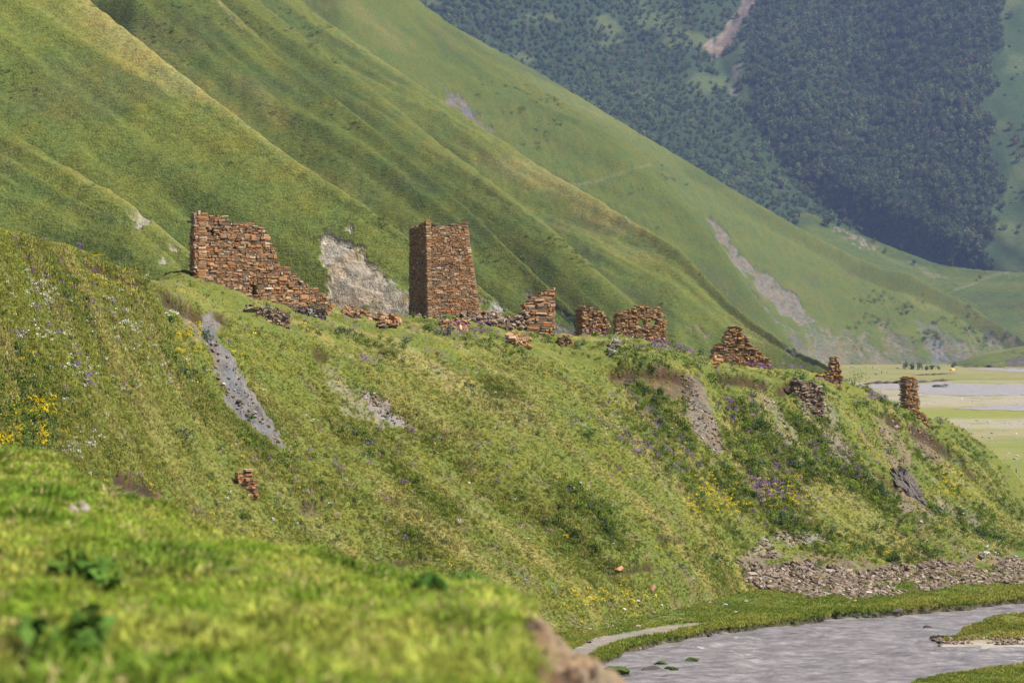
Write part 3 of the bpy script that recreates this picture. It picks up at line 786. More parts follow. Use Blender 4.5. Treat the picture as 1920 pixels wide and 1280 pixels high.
def lay(root, stones, mat, cap=300, part='stone', rest='stones'):
    """stones: list of (location, size, euler). The largest become parts; what is past the limit is one joined part."""
    vs = variants(mat)
    stones = sorted(stones, key=lambda s: -(s[1][0] * s[1][2]) * s[3])
    inv = -Vector(root.location)
    for st in stones[:cap]:
        loc, size, rot = st[:3]
        o = bpy.data.objects.new(part, random.choice(vs)[0])
        COL.objects.link(o)
        o.parent = root
        o.location = Vector(loc) + inv
        o.scale = size
        o.rotation_euler = rot
    if len(stones) > cap:
        VV, TT, RR, off = [], [], [], 0
        for st in stones[cap:]:
            loc, size, rot = st[:3]
            _, V, T = random.choice(vs)
            R = np.array(Euler(rot).to_matrix())
            W = (V * np.array(size)) @ R.T + np.array(Vector(loc) + inv)
            VV.append(W); TT.append(T + off); off += len(W)
            RR.append(np.full(len(W), random.random()))
        me = mesh_np(rest, np.concatenate(VV), np.concatenate(TT), mat, floats={'rnd': np.concatenate(RR)}, flat=True)
        o = link(rest, me, None, root)
        o['kind'] = 'stuff'

def box_np(lo, hi):
    x0, y0, z0 = lo; x1, y1, z1 = hi
    V = np.array([[x0, y0, z0], [x1, y0, z0], [x1, y1, z0], [x0, y1, z0], [x0, y0, z1], [x1, y0, z1], [x1, y1, z1], [x0, y1, z1]])
    Q = np.array([[0, 3, 2, 1], [4, 5, 6, 7], [0, 1, 5, 4], [1, 2, 6, 5], [2, 3, 7, 6], [3, 0, 4, 7]])
    return V, Q

def wall(a_px, b_px, a_d, b_d, top, thick=0.7, ch=(0.13, 0.28), cw=(0.3, 0.85), holes=(), lean=(0, 0), jitter=0.05, sink=0.7, core=True, flat=0.0, big=0.05, backfrac=-0.3):
    """A dry-stone wall whose front foot runs from column a_px at depth a_d to b_px at depth b_d; `top` is its skyline as photograph
    pixels, turned into heights on the wall's own plane. Returns stones and core boxes."""
    A = Vector(((a_px - CX) * a_d / F, a_d)); B = Vector(((b_px - CX) * b_d / F, b_d))
    L = (B - A).length; u = (B - A) / L
    n = Vector((u.y, -u.x))                       # towards the camera side
    if n.y > 0: n = -n
    def s_of(px):
        k = (px - CX) / F
        den = u.x - k * u.y
        return (k * A.y - A.x) / den
    def d_of(s): return A.y + u.y * s
    T = []
    for (px, py) in top:
        s = s_of(px); d = d_of(s)
        T.append((s, EYE + (HY - py) * d / F))
    ts = [t[0] for t in T]; tz = [t[1] for t in T]
    H = []
    for (x0, y0, x1, y1) in holes:
        s0, s1 = s_of(x0), s_of(x1); d = d_of((s0 + s1) / 2)
        H.append((s0, s1, EYE + (HY - y1) * d / F, EYE + (HY - y0) * d / F))
    gz = lambda s: spur_z(A.x + u.x * s, A.y + u.y * s)
    zmin = min(gz(s) for s in np.linspace(0, L, 12)) - sink
    zmax = max(tz) + 0.1
    yaw = math.atan2(u.y, u.x)
    stones, cores, added_backs = [], [], []
    z = zmin
    while z < zmax:
        h = ch[0] * 0.8 + (ch[1] * 1.15 - ch[0] * 0.8) * random.random() ** 1.5
        s0, s1 = min(ts[0], 0), max(ts[-1], L)
        s = s0 + lean[0] * (z - zmin)
        s1 = s1 + lean[1] * (z - zmin)
        s += random.uniform(-0.12, 0.12)
        run = []
        while s < s1 - 0.08:
            w = cw[0] * 0.7 + (cw[1] * 1.25 - cw[0] * 0.7) * random.random() ** 1.7
            hh = h
            if random.random() < 0.16: hh = h * random.uniform(0.45, 0.7)
            w = min(w, s1 - s + random.uniform(0, 0.15))
            sm = s + w / 2
            zt = float(np.interp(sm, ts, tz))
            zt2 = min(float(np.interp(s + 0.1, ts, tz)), float(np.interp(s + w - 0.1, ts, tz)))
            okk = zt + random.uniform(-0.06, 0.10) > z + h * 0.6 and zt2 + 0.45 > z + h
            if okk and z + h < gz(sm) - 0.45: okk = False
            hit = False
            for (h0, h1, hz0, hz1) in H:
                if z + h * 0.5 > hz0 and z + h * 0.5 < hz1 and s + w > h0 and s < h1:
                    hit = True
                    # trim to the reveal
                    if run: cores.append((run[0][0], min(run[-1][1], h0), z, z + h)); run = []
                    if s < h0 - 0.12:
                        w = h0 - s; hit = False; st_cut = True
                    elif s + w > h1 + 0.12:
                        w2 = s + w - h1; s = h1; w = w2; hit = False
                    sm = s + w / 2
            if okk and not hit and w > 0.07:
                j = random.gauss(0, jitter)
                th = thick * random.uniform(0.93, 1.05)
                c2 = A + u * sm - n * (thick / 2 - j)
                rot = (random.gauss(0, 0.03), random.gauss(0, 0.04 + flat), yaw + random.gauss(0, 0.05))
                stones.append(((c2.x, c2.y, z + h / 2 + random.gauss(0, 0.012)), (w * 1.01, th, hh * 1.06), rot, 1.0))
                if random.random() < big:
                    q = stones.pop()
                    stones.append(((q[0][0] + n.x * 0.04, q[0][1] + n.y * 0.04, q[0][2] + h * 0.4), (max(w, h * 1.5), th, h * 1.95), rot, 1.4))
                run.append((s, s + w))
                if hh < h * 0.75:
                    stones.append(((c2.x, c2.y, z + h - (h - hh) / 2), (w * 0.95, th, (h - hh) * 1.05), rot, 1.0))
            elif run and not hit:
                cores.append((run[0][0], run[-1][1], z, z + h)); run = []
            s += w if w > 0.02 else 0.05
        if run: cores.append((run[0][0], run[-1][1], z, z + h))
        z += h
    if not core: cores = []
    for (h0, h1, hz0, hz1) in (H if backfrac < 0.5 else ()):      # box added behind the opening so that it reads dark
        added_backs.append((h0 + backfrac * (h1 - h0), h1, hz0 - 0.1, hz1 + 0.1))
    return dict(A=A, u=u, n=n, thick=thick, stones=stones, cores=cores, added_backs=added_backs)

def core_mesh(root, walls, mat=M_CORE):
    VV, QQ, off = [], [], 0
    for w in walls:
        u3 = np.array((w['u'].x, w['u'].y, 0)); n3 = np.array((w['n'].x, w['n'].y, 0)); A3 = np.array((w['A'].x, w['A'].y, 0))
        for (s0, s1, z0, z1) in w['cores']:
            if s1 - s0 < 0.35: continue
            V, Q = box_np((s0 + 0.12, -w['thick'] + 0.09, z0 + 0.02), (s1 - 0.12, -0.055, z1 - 0.02))
            P = A3 + V[:, :1] * u3 + V[:, 1:2] * n3 + V[:, 2:] * np.array((0, 0, 1.0)) - np.array(root.location)
            VV.append(P); QQ.append(Q + off); off += 8
        for (s0, s1, z0, z1) in w.get('added_backs', ()):
            V, Q = box_np((s0, -w['thick'] + 0.02, z0), (s1 + 0.1, -w['thick'] + 0.14, z1))
            P = A3 + V[:, :1] * u3 + V[:, 1:2] * n3 + V[:, 2:] * np.array((0, 0, 1.0)) - np.array(root.location)
            VV.append(P); QQ.append(Q + off); off += 8
    if VV:
        link('wall_core', mesh_np('wall_core', np.concatenate(VV), np.concatenate(QQ), mat, flat=True), None, root)  # also holds the boxes added behind openings so that they read dark

def ruin(name, label, cat, base_px, base_py, walls, mat, cap=300, group=None, extra=()):
    p = spur_pt(base_px, base_py)
    root = empty(name, p)
    tag(root, label, cat, group)
    st = [s for w in walls for s in w['stones']] + list(extra)
    lay(root, st, mat, cap)
    core_mesh(root, walls)
    bpy.context.view_layer.update()
    return root

def side_wall(px, d, ang, length, ztop_py0, ztop_py1, thick=0.7, **kw):
    """a wall running back from a corner at heading ang (degrees from +x); heights from photograph rows at its two ends"""
    A = Vector(((px - CX) * d / F, d)); u = Vector((math.cos(math.radians(ang)), math.sin(math.radians(ang))))
    Bp = A + u * length
    bpx, bd = CX + Bp.x * F / Bp.y, Bp.y
    return wall(px, bpx, d, bd, [(px, ztop_py0), (bpx, ztop_py1)], thick, **kw)

# 1. the tall wall with its stepped, broken end
d0 = spur_pt(372, 522).y
top1 = [(364, 399), (372, 399), (386, 401), (420, 404), (430, 412), (437, 418), (478, 418), (488, 424), (500, 433), (509, 445), (515, 458), (519, 472), (524, 488), (529, 500), (545, 503), (553, 512), (562, 523), (578, 533), (592, 541), (606, 549), (622, 560)]
w1 = wall(370, 620, d0, d0 + 6.0, top1, 0.8, ch=(0.085, 0.21), cw=(0.2, 0.75), jitter=0.035, big=0.12, holes=[(474, 533, 482, 551), (439, 462, 444, 468), (397, 428, 400, 443)], sink=1.0)
def end_wall():
    # runs back and to the left from the near corner
    A = Vector(((371 - CX) * d0 / F, d0)); 
    st, cores = [], []
    L = 3.3
    u = Vector((-0.285, 0.958)); n = Vector((-0.958, -0.285))
    z = 22.0
    ztop0 = EYE + (HY - 399) * d0 / F
    while z < ztop0:
        h = random.uniform(0.10, 0.26)
        s = 0.0
        grow = (ztop0 - z) / 7.0
        Lz = L + 0.9 * grow
        while s < Lz:
            w = random.uniform(0.22, 0.65)
            c = A + u * (s + w / 2) + n * (-0.4 + random.gauss(0, 0.05))
            if z + h < ztop0 - random.uniform(-0.1, 0.25) - 0.06 * s:
                st.append(((c.x, c.y, z + h / 2), (w, 0.8, h * 1.05), (random.gauss(0, 0.02), random.gauss(0, 0.02), math.atan2(u.y, u.x) + random.gauss(0, 0.03)), 0.35))
            s += w
        cores.append((0, Lz, z, z + h))
        z += h
    return dict(A=A, u=u, n=n, thick=0.8, stones=st, cores=[c for c in cores if c[3] < ztop0 - 0.5])
ruin('ruined_wall', 'tall ruined orange stone wall with a stepped broken edge and small black doorway', 'ruin', 450, 555, [w1, end_wall()], M_WALL, 300)

def small_wall(name, label, cat, a, b, ground_py, top, mat, back=0.0, thick=0.7, cap=200, group=None, **kw):
    pa = spur_pt(a, ground_py[0]); pb = spur_pt(b, ground_py[1])
    da = pa.y; db = da + back
    w = wall(a, b, da, db, top, thick, **kw)
    return ruin(name, label, cat, (a + b) / 2, (ground_py[0] + ground_py[1]) / 2, [w], mat, cap, group)

small_wall('stone_fragment', 'small bright orange leaning wall stub below the end of the tall ruin', 'wall', 606, 638, (575, 600), [(604, 572), (612, 564), (620, 563), (627, 574), (634, 590), (638, 601)], M_ORANGE, 1.0, 0.6, 60, ch=(0.1, 0.22), cw=(0.22, 0.5))
small_wall('retaining_wall', 'low dark wall of loose tumbled stones in the grass below the tall ruin', 'wall', 462, 546, (586, 600), [(460, 576), (470, 573), (490, 574), (510, 577), (530, 582), (546, 592)], M_BROWN, 1.2, 0.7, 150, ch=(0.1, 0.2), cw=(0.18, 0.5), jitter=0.12, flat=0.25)
small_wall('retaining_wall', 'low broken stone edge under turf between the dark wall and the orange stub', 'wall', 552, 612, (584, 590), [(552, 573), (570, 574), (590, 573), (612, 577)], M_GREY, 1.0, 0.6, 100, ch=(0.1, 0.2), cw=(0.2, 0.5), jitter=0.1, flat=0.1)

# 2. the tower
def tower():
    dN = spur_pt(803, 584).y - 1.5
    N = Vector(((803 - CX) * dN / F, dN)); th = math.radians(22)
    e1 = Vector((math.cos(th), math.sin(th))); e2 = Vector((-math.sin(th), math.cos(th)))
    wR, wL = 5.55, 5.3
    base = [N, N + e1 * wR, N + e1 * wR + e2 * wL, N + e2 * wL]
    dT = dN + 0.25
    NT_ = Vector(((798.5 - CX) * dT / F, dT))
    tR, tL = 4.12, 4.5
    topc = [NT_, NT_ + e1 * tR, NT_ + e1 * tR + e2 * tL, NT_ + e2 * tL]
    zb = min(spur_z(c.x, c.y) for c in base) - 0.8
    zt = EYE + (HY - 420) * dN / F
    root = empty('tower', (N.x + 1.5, N.y + 2.5, zb + 0.8))
    tag(root, 'square tapering stone watchtower with a ragged open top', 'tower')
    stones = []
    z = zb
    yaw1 = math.atan2(e1.y, e1.x)
    pale = []
    slots = [(0, 0.42, 0.475, 7.0 - 0.1, 7.0 + 0.55)]
    while z < zt + 0.75:
        h = random.uniform(0.08, 0.175)
        v = (z - zb) / (zt - zb)
        cs = [b.lerp(t, v) for b, t in zip(base, topc)]
        for fi in range(4):
            P, Q = cs[fi], cs[(fi + 1) % 4]
            if fi == 3: P, Q = Q, P
            vec = Q - P; L = vec.length; u = vec / L
            n = Vector((u.y, -u.x))
            cen = sum((Vector(c) for c in cs), Vector((0, 0))) / 4
            if (P + vec * 0.5 - cen).dot(n) < 0: n = -n
            yaw = math.atan2(u.y, u.x)
            s = random.uniform(-0.06, 0.02)
            while s < L - 0.05:
                w = random.choice((random.uniform(0.15, 0.38), random.uniform(0.25, 0.7)))
                if L - s - w < 0.2: w = L - s + random.uniform(-0.02, 0.05)
                f = (s + w / 2) / L
                # ragged top
                if fi == 0:
                    ragged = float(np.interp(f, [0, 0.06, 0.13, 0.2, 0.35, 0.55, 0.66, 0.7, 0.85, 0.97, 1], [0.42, 0.42, 0.30, 0.02, -0.08, -0.06, 0.10, 0.22, 0.28, 0.38, 0.30]))
                elif fi == 3:
                    ragged = float(np.interp(f, [0, 0.2, 0.5, 1], [0.38, 0.25, 0.0, -0.05]))
                else:
                    ragged = 0.1 * math.sin(f * 9 + fi) - 0.25
                if z + h > zt + ragged + random.uniform(-0.1, 0.08):
                    s += w; continue
                j = random.gauss(0, 0.022)
                c = P + u * (s + w / 2) + n * (j - 0.22)
                size = (w * 1.0, 0.46, h * 1.04)
                if fi == 0 and 0.40 < f < 0.49 and zt - 1.95 < z < zt - 1.1:
                    s += w; continue           # the blocked window is set here
                stones.append(((c.x, c.y, z + h / 2), size, (random.gauss(0, 0.012), random.gauss(0, 0.018), yaw + random.gauss(0, 0.02)), 1.6 if fi == 0 else 0.9 if fi == 3 else 0.01))
                s += w
        z += h
    # pale long stones and the blocked window slab on the lit face
    def on_face(f, zz, w, h, proud, roll=0.0):
        v = (zz - zb) / (zt - zb)
        P, Q = base[0].lerp(topc[0], v), base[1].lerp(topc[1], v)
        u = (Q - P).normalized(); n = Vector((u.y, -u.x))
        c = P + (Q - P) * f + n * (proud - 0.2)
        return ((c.x, c.y, zz), (w, 0.46, h), (0, roll, math.atan2(u.y, u.x)), 9.0)
    pal = [on_face(0.17, zt - 5.15, 1.15, 0.14, 0.05), on_face(0.52, zt - 3.85, 0.5, 0.13, 0.05), on_face(0.05, zt - 7.0, 0.3, 0.12, 0.04), on_face(0.12, zt - 4.15, 0.55, 0.1, 0.045), on_face(0.28, zt - 3.75, 0.4, 0.1, 0.045), on_face(0.22, zt + 0.0, 0.7, 0.12, 0.1), on_face(0.62, zt - 0.02, 0.5, 0.14, 0.1)]
    lay(root, stones, M_TOWER, 290)
    lay(root, pal, M_GREY, 20)
    slab = on_face(0.445, zt - 1.5, 0.34, 0.62, -0.02, 0.1)
    lay(root, [slab], M_WALL, 5, part='blocked_window')
    # solid inner core
    V, Q = [], []
    for k, (zz, ins) in enumerate(((zb, 0.3), (zt - 0.25, 0.3))):
        v = (zz - zb) / (zt - zb)
        cs = [b.lerp(t, v) for b, t in zip(base, topc)]
        cen = sum((Vector(c) for c in cs), Vector((0, 0))) / 4
        for c in cs:
            q = c + (cen - c).normalized() * ins * 0.5
            V.append((q.x - root.location.x, q.y - root.location.y, zz - root.location.z))
    Q = [[0, 1, 5, 4], [1, 2, 6, 5], [2, 3, 7, 6], [3, 0, 4, 7], [4, 5, 6, 7], [3, 2, 1, 0]]
    link('wall_core', mesh_np('wall_core', np.array(V), np.array(Q), M_CORE, flat=True), None, root)
tower()

# 3. fragment with stepped top beside the rubble
dw = spur_pt(1015, 630).y
w3 = wall(985, 1041, dw, dw + 1.3, [(985, 574), (993, 572), (994, 557), (1008, 553), (1019, 550), (1020, 544), (1027, 544), (1028, 541), (1041, 539)], 0.9, ch=(0.1, 0.3), cw=(0.4, 1.3), sink=0.8)
ruin('wall_fragment', 'upright orange wall fragment with a stepped top at the end of the rubble', 'ruin', 1015, 630, [w3], M_WALL, 200)

# 4. ruins on the right
dk = spur_pt(1110, 622).y
w4 = wall(1092, 1143, dk, dk + 1.6, [(1090, 577), (1100, 573), (1114, 575), (1124, 583), (1132, 591), (1139, 599), (1143, 608)], 1.3, ch=(0.075, 0.17), cw=(0.17, 0.5), jitter=0.08, sink=0.8)
ruin('ruined_house', 'crumbling orange house corner with a rounded sloping top beside the windowed ruin', 'ruin', 1115, 622, [w4], M_ORANGE, 250)
dk2 = spur_pt(1200, 634).y
w5 = wall(1156, 1249, dk2, dk2 + 2.2, [(1155, 600), (1160, 589), (1167, 583), (1185, 580), (1200, 574), (1216, 575), (1235, 576), (1247, 582), (1249, 598), (1251, 630)], 0.8, ch=(0.075, 0.16), cw=(0.18, 0.55), backfrac=1.0, holes=[(1198, 600, 1210, 611), (1221, 600, 1233, 611)], jitter=0.07, sink=0.9)
ruin('ruined_house', 'orange topped ruined house wall with two small square window openings', 'ruin', 1200, 634, [w5], M_ORANGE, 300)
dk3 = spur_pt(1400, 688).y
w6 = wall(1338, 1446, dk3, dk3 + 1.8, [(1336, 655), (1345, 650), (1356, 640), (1361, 638), (1364, 622), (1374, 610), (1384, 609), (1394, 619), (1402, 630), (1413, 645), (1425, 657), (1435, 667), (1442, 677), (1446, 688)], 0.9, ch=(0.075, 0.16), cw=(0.2, 0.65), holes=[(1407, 664, 1413, 673)], jitter=0.09, sink=0.9, flat=0.03)
ruin('ruined_house', 'pointed ruined gable wall of thin orange slabs', 'ruin', 1400, 688, [w6], M_ORANGE, 300)
small_wall('ruined_pillar', 'slim leaning orange stone pillar with a low stub on its left', 'ruin', 1532, 1579, (706, 710), [(1530, 706), (1536, 700), (1548, 697), (1555, 696), (1557, 681), (1562, 670), (1570, 669), (1575, 680), (1578, 690), (1580, 708)], M_ORANGE, 0.8, 0.7, 160, ch=(0.08, 0.17), cw=(0.18, 0.45), jitter=0.09)
small_wall('ruined_pillar', 'lone orange stone pillar standing at the far right end of the bluff', 'ruin', 1700, 1724, (764, 768), [(1698, 707), (1703, 705), (1712, 705), (1720, 707), (1724, 720), (1725, 766)], M_ORANGE, 0.9, 1.2, 170, ch=(0.08, 0.18), cw=(0.2, 0.55), jitter=0.09)
small_wall('stone_fragment', 'low orange stone stub on the slope just below the lone right pillar', 'wall', 1718, 1744, (785, 802), [(1716, 772), (1730, 774), (1738, 780), (1745, 795)], M_ORANGE, 0.5, 0.7, 70, ch=(0.1, 0.2), cw=(0.2, 0.5), jitter=0.08)
small_wall('retaining_wall', 'low brown dry stone wall holding the bluff edge below the slim pillar', 'wall', 1490, 1545, (740, 750), [(1488, 716), (1500, 708), (1510, 716), (1522, 714), (1535, 724), (1545, 733)], M_BROWN, 1.4, 0.9, 180, ch=(0.09, 0.19), cw=(0.25, 0.8), jitter=0.14, flat=0.08)
small_wall('stone_fragment', 'small orange stone stub standing in grass beside the stepped wall fragment', 'wall', 1052, 1076, (650, 651), [(1050, 634), (1060, 628), (1068, 630), (1077, 640)], M_ORANGE, 0.4, 0.8, 60, ch=(0.1, 0.2), cw=(0.2, 0.55), jitter=0.08)
small_wall('stone_fragment', 'small rust coloured remnant of walling alone on the lower left slope', 'wall', 448, 484, (912, 925), [(446, 884), (455, 879), (470, 880), (478, 895), (484, 912)], M_WALL, 0.6, 0.5, 60, ch=(0.1, 0.2), cw=(0.25, 0.6), jitter=0.1)

# rubble heaps: each a fallen wall, its stones are parts
def heap(name, label, poly, n, size, mat, cap=300, lift=0.35, group=None):
    xs = [p[0] for p in poly]; ys = [p[1] for p in poly]
    pts = []
    while len(pts) < n:
        x, y = random.uniform(min(xs), max(xs)), random.uniform(min(ys), max(ys))
        if in_poly(np.array([x]), np.array([y]), poly)[0]: pts.append((x, y))
    P = np.array(pts)
    D, Z, B, ok = spur_hit(P[:, 0], P[:, 1])
    st = []
    for (x, y), d, z, k in zip(pts, D, Z, ok):
        if not k: continue
        s = random.uniform(*size) * random.choice((0.7, 1.0, 1.35))
        st.append((((x - CX) * d / F, d, z + random.uniform(0.0, lift)), (s * random.uniform(1.0, 1.8), s * random.uniform(0.8, 1.3), s * random.uniform(0.35, 0.7)), (random.gauss(0, 0.35), random.gauss(0, 0.35), random.uniform(0, 6.28)), 1.0))
    root = empty(name, spur_pt(sum(xs) / len(xs), sum(ys) / len(ys)))
    tag(root, label, 'rubble', group)
    lay(root, st, mat, cap)
heap('rubble_heap', 'large spill of fallen stones between the tower and the stepped wall fragment', [(862, 600), (880, 588), (900, 580), (925, 578), (950, 584), (985, 590), (990, 622), (960, 622), (930, 612), (880, 610)], 420, (0.16, 0.38), M_BROWN, 290, 0.7)
heap('rubble_heap', 'orange and grey stones strewn down the grass below the stepped wall fragment', [(950, 628), (975, 624), (992, 640), (995, 654), (970, 652), (952, 640)], 60, (0.25, 0.5), M_ORANGE, 60, 0.4)
heap('rubble_heap', 'low rubble line with orange stones right of the tall ruin', [(640, 582), (660, 578), (690, 582), (722, 594), (715, 602), (680, 598), (645, 596)], 110, (0.2, 0.42), M_WALL, 110, 0.5)
heap('rubble_heap', 'small rubble patch in grass left of the tower foot', [(704, 604), (728, 600), (750, 604), (748, 618), (710, 614)], 60, (0.2, 0.42), M_WALL, 60, 0.4)
heap('rubble_heap', 'scattered stones in the herbs under the tower front', [(820, 606), (850, 604), (880, 612), (872, 622), (835, 618)], 60, (0.18, 0.4), M_WALL, 60, 0.35)
heap('rubble_heap', 'flat slabs along the foot of the tower', [(765, 588), (860, 586), (880, 590), (850, 598), (770, 598)], 34, (0.16, 0.36), M_GREY, 40, 0.12)
heap('rubble_heap', 'tumbled orange slabs on the left shoulder of the pointed gable', [(1322, 660), (1340, 655), (1352, 672), (1345, 692), (1330, 676)], 60, (0.22, 0.45), M_ORANGE, 60, 0.5)
heap('rubble_heap', 'pale stones fallen in front of the windowed house ruin', [(1140, 655), (1150, 640), (1165, 640), (1160, 664), (1140, 668)], 36, (0.18, 0.4), M_GREY, 40, 0.35)
heap('rubble_heap', 'blocks fallen under the right corner of the windowed house ruin', [(1225, 632), (1252, 630), (1250, 644), (1228, 645)], 26, (0.22, 0.5), M_WALL, 30, 0.4)
heap('rubble_heap', 'stones spilling from the brown retaining wall down the bluff', [(1490, 750), (1545, 752), (1560, 768), (1540, 775), (1495, 765)], 50, (0.16, 0.4), M_GREY, 50, 0.3)
# leaning slabs of the collapsed wall against the stepped fragment
def lean():
    st = []
    for k in range(46):
        t = random.random(); v = random.random()
        x = 945 + 45 * t; y = 602 - 24 * t * v + 8 * (1 - v)
        d = dw - 0.4 + random.uniform(0, 1.2)
        st.append(((pt(x, y, d)), (random.uniform(0.5, 1.1), random.uniform(0.4, 0.7), random.uniform(0.09, 0.16)), (random.gauss(0, 0.15), -0.45 + random.gauss(0, 0.12), random.gauss(0.2, 0.3)), 1.0))
    root = empty('rubble_heap', spur_pt(970, 612))
    tag(root, 'slabs of a collapsed wall slanting up against the stepped fragment', 'rubble')
    lay(root, st, M_BROWN, 60)
lean()

# ------------------------------------------------------------------ scatter (points with instances)
PROTO = {}
def proto_collection(name, meshes):
    c = bpy.data.collections.new(name)
    for i, me in enumerate(meshes):
        o = bpy.data.objects.new('%s_%02d' % (name, i), me)
        c.objects.link(o)
    return c

def scatter_group():
    ng = bpy.data.node_groups.new('scatter', 'GeometryNodeTree')
    ng.interface.new_socket('Geometry', in_out='INPUT', socket_type='NodeSocketGeometry')
    ng.interface.new_socket('Kinds', in_out='INPUT', socket_type='NodeSocketCollection')
    ng.interface.new_socket('Geometry', in_out='OUTPUT', socket_type='NodeSocketGeometry')
    gi = ng.nodes.new('NodeGroupInput'); go = ng.nodes.new('NodeGroupOutput')
    ci = ng.nodes.new('GeometryNodeCollectionInfo')
    ci.inputs['Separate Children'].default_value = True; ci.inputs['Reset Children'].default_value = True
    ip = ng.nodes.new('GeometryNodeInstanceOnPoints')
    ip.inputs['Pick Instance'].default_value = True
    def na(nm, dt):
        n = ng.nodes.new('GeometryNodeInputNamedAttribute'); n.data_type = dt
        n.inputs['Name'].default_value = nm
        return [o for o in n.outputs if o.name == 'Attribute' and o.enabled][0]
    L = ng.links.new
    L(gi.outputs['Geometry'], ip.inputs['Points']); L(gi.outputs['Kinds'], ci.inputs[0]); L(ci.outputs[0], ip.inputs['Instance'])
    L(na('pi', 'INT'), ip.inputs['Instance Index']); L(na('rot', 'FLOAT_VECTOR'), ip.inputs['Rotation']); L(na('scl', 'FLOAT_VECTOR'), ip.inputs['Scale'])
    L(ip.outputs[0], go.inputs[0])
    return ng
SCAT = scatter_group()

def scatter(name, P, idx, rot, scl, col, coll, label=None, cat=None):
    n = len(P)
    me = bpy.data.meshes.new(name)
    me.vertices.add(n); me.vertices.foreach_set('co', np.ascontiguousarray(P, np.float32).ravel())
    a = me.attributes.new('pi', 'INT', 'POINT'); a.data.foreach_set('value', np.ascontiguousarray(idx, np.int32))
    for nm, arr in (('rot', rot), ('scl', scl), ('icol', col)):
        a = me.attributes.new(nm, 'FLOAT_VECTOR', 'POINT'); a.data.foreach_set('vector', np.ascontiguousarray(arr, np.float32).ravel())
    o = link(name, me)
    md = o.modifiers.new('scatter', 'NODES'); md.node_group = SCAT
    md[[i.identifier for i in SCAT.interface.items_tree if i.name == 'Kinds'][0]] = coll
    tag(o, label, cat, None, 'stuff')
    return o

def tri_cloud(name, V, T, cols, mat=M_LEAF):
    return mesh_np(name, V, T, mat, cols=cols, flat=True)

def tuft(seed, n=24, h=0.4, w=0.035, spread=0.22, lean_=0.5):
    r = np.random.default_rng(seed)
    VV, TT, CC = [], [], []
    for k in range(n):
        a = r.uniform(0, 6.283); rad = spread * math.sqrt(r.uniform(0, 1))
        bx, by = rad * math.cos(a), rad * math.sin(a)
        dirr = a + r.normal(0, 0.7); ln = lean_ * r.uniform(0.3, 1.2); hh = h * r.uniform(0.5, 1.1)
        px_, py_ = -math.sin(dirr + r.normal(0, 0.5)), math.cos(dirr)
        ww = w * r.uniform(0.6, 1.3)
        m = (bx + math.cos(dirr) * ln * hh * 0.35, by + math.sin(dirr) * ln * hh * 0.35, hh * 0.6)
        t = (bx + math.cos(dirr) * ln * hh, by + math.sin(dirr) * ln * hh, hh * (1 - 0.25 * ln))
        o = len(VV)
        VV += [(bx - px_ * ww / 2, by - py_ * ww / 2, -0.05), (bx + px_ * ww / 2, by + py_ * ww / 2, -0.05), (m[0] + px_ * ww * 0.45, m[1] + py_ * ww * 0.45, m[2]), (m[0] - px_ * ww * 0.45, m[1] - py_ * ww * 0.45, m[2]), t]
        TT += [(o, o + 1, o + 2), (o, o + 2, o + 3), (o + 3, o + 2, o + 4)]
        c = r.uniform(0.7, 1.25); warm = r.uniform(0.9, 1.15)
        CC += [(c * warm, c, c * 0.9)] * 5
    return tri_cloud('grass_tuft', np.array(VV), np.array(TT), np.array(CC))

def leaf_blob(seed, n, rx, rz, leaf, zc=None, hollow=0.35, mat=M_LEAF, lumps=5, cvar=0.3, name='clump', droop=0.0):
    """leaf faces spread through lumpy volumes"""
    r = np.random.default_rng(seed)
    zc = rz * 0.85 if zc is None else zc
    cen = [(r.normal(0, rx * 0.42), r.normal(0, rx * 0.42), zc + r.normal(0, rz * 0.33), r.uniform(0.45, 0.75)) for _ in range(lumps)]
    VV, TT, CC = [], [], []
    for k in range(n):
        c = cen[r.integers(lumps)]
        v = r.normal(0, 1, 3); v /= np.linalg.norm(v)
        q = r.uniform(hollow, 1.0) ** 0.5
        p = np.array((c[0], c[1], c[2])) + v * np.array((rx, rx, rz)) * c[3] * q
        if p[2] < 0: p[2] = abs(p[2]) * 0.3
        nn = v + r.normal(0, 0.55, 3) + np.array((0, 0, 0.35)); nn /= np.linalg.norm(nn)
        t = np.cross(nn, r.normal(0, 1, 3)); t /= np.linalg.norm(t); b = np.cross(nn, t)
        s = leaf * r.uniform(0.6, 1.35)
        o = len(VV)
        VV += [p - t * s, p + b * s * 0.5, p + t * s, p - b * s * 0.5]
        TT += [(o, o + 1, o + 2), (o, o + 2, o + 3)]
        cc = 1 + r.uniform(-cvar, cvar)
        CC += [(cc * r.uniform(0.92, 1.12), cc, cc * 0.95)] * 4
    return tri_cloud(name, np.array(VV), np.array(TT), np.array(CC), mat)

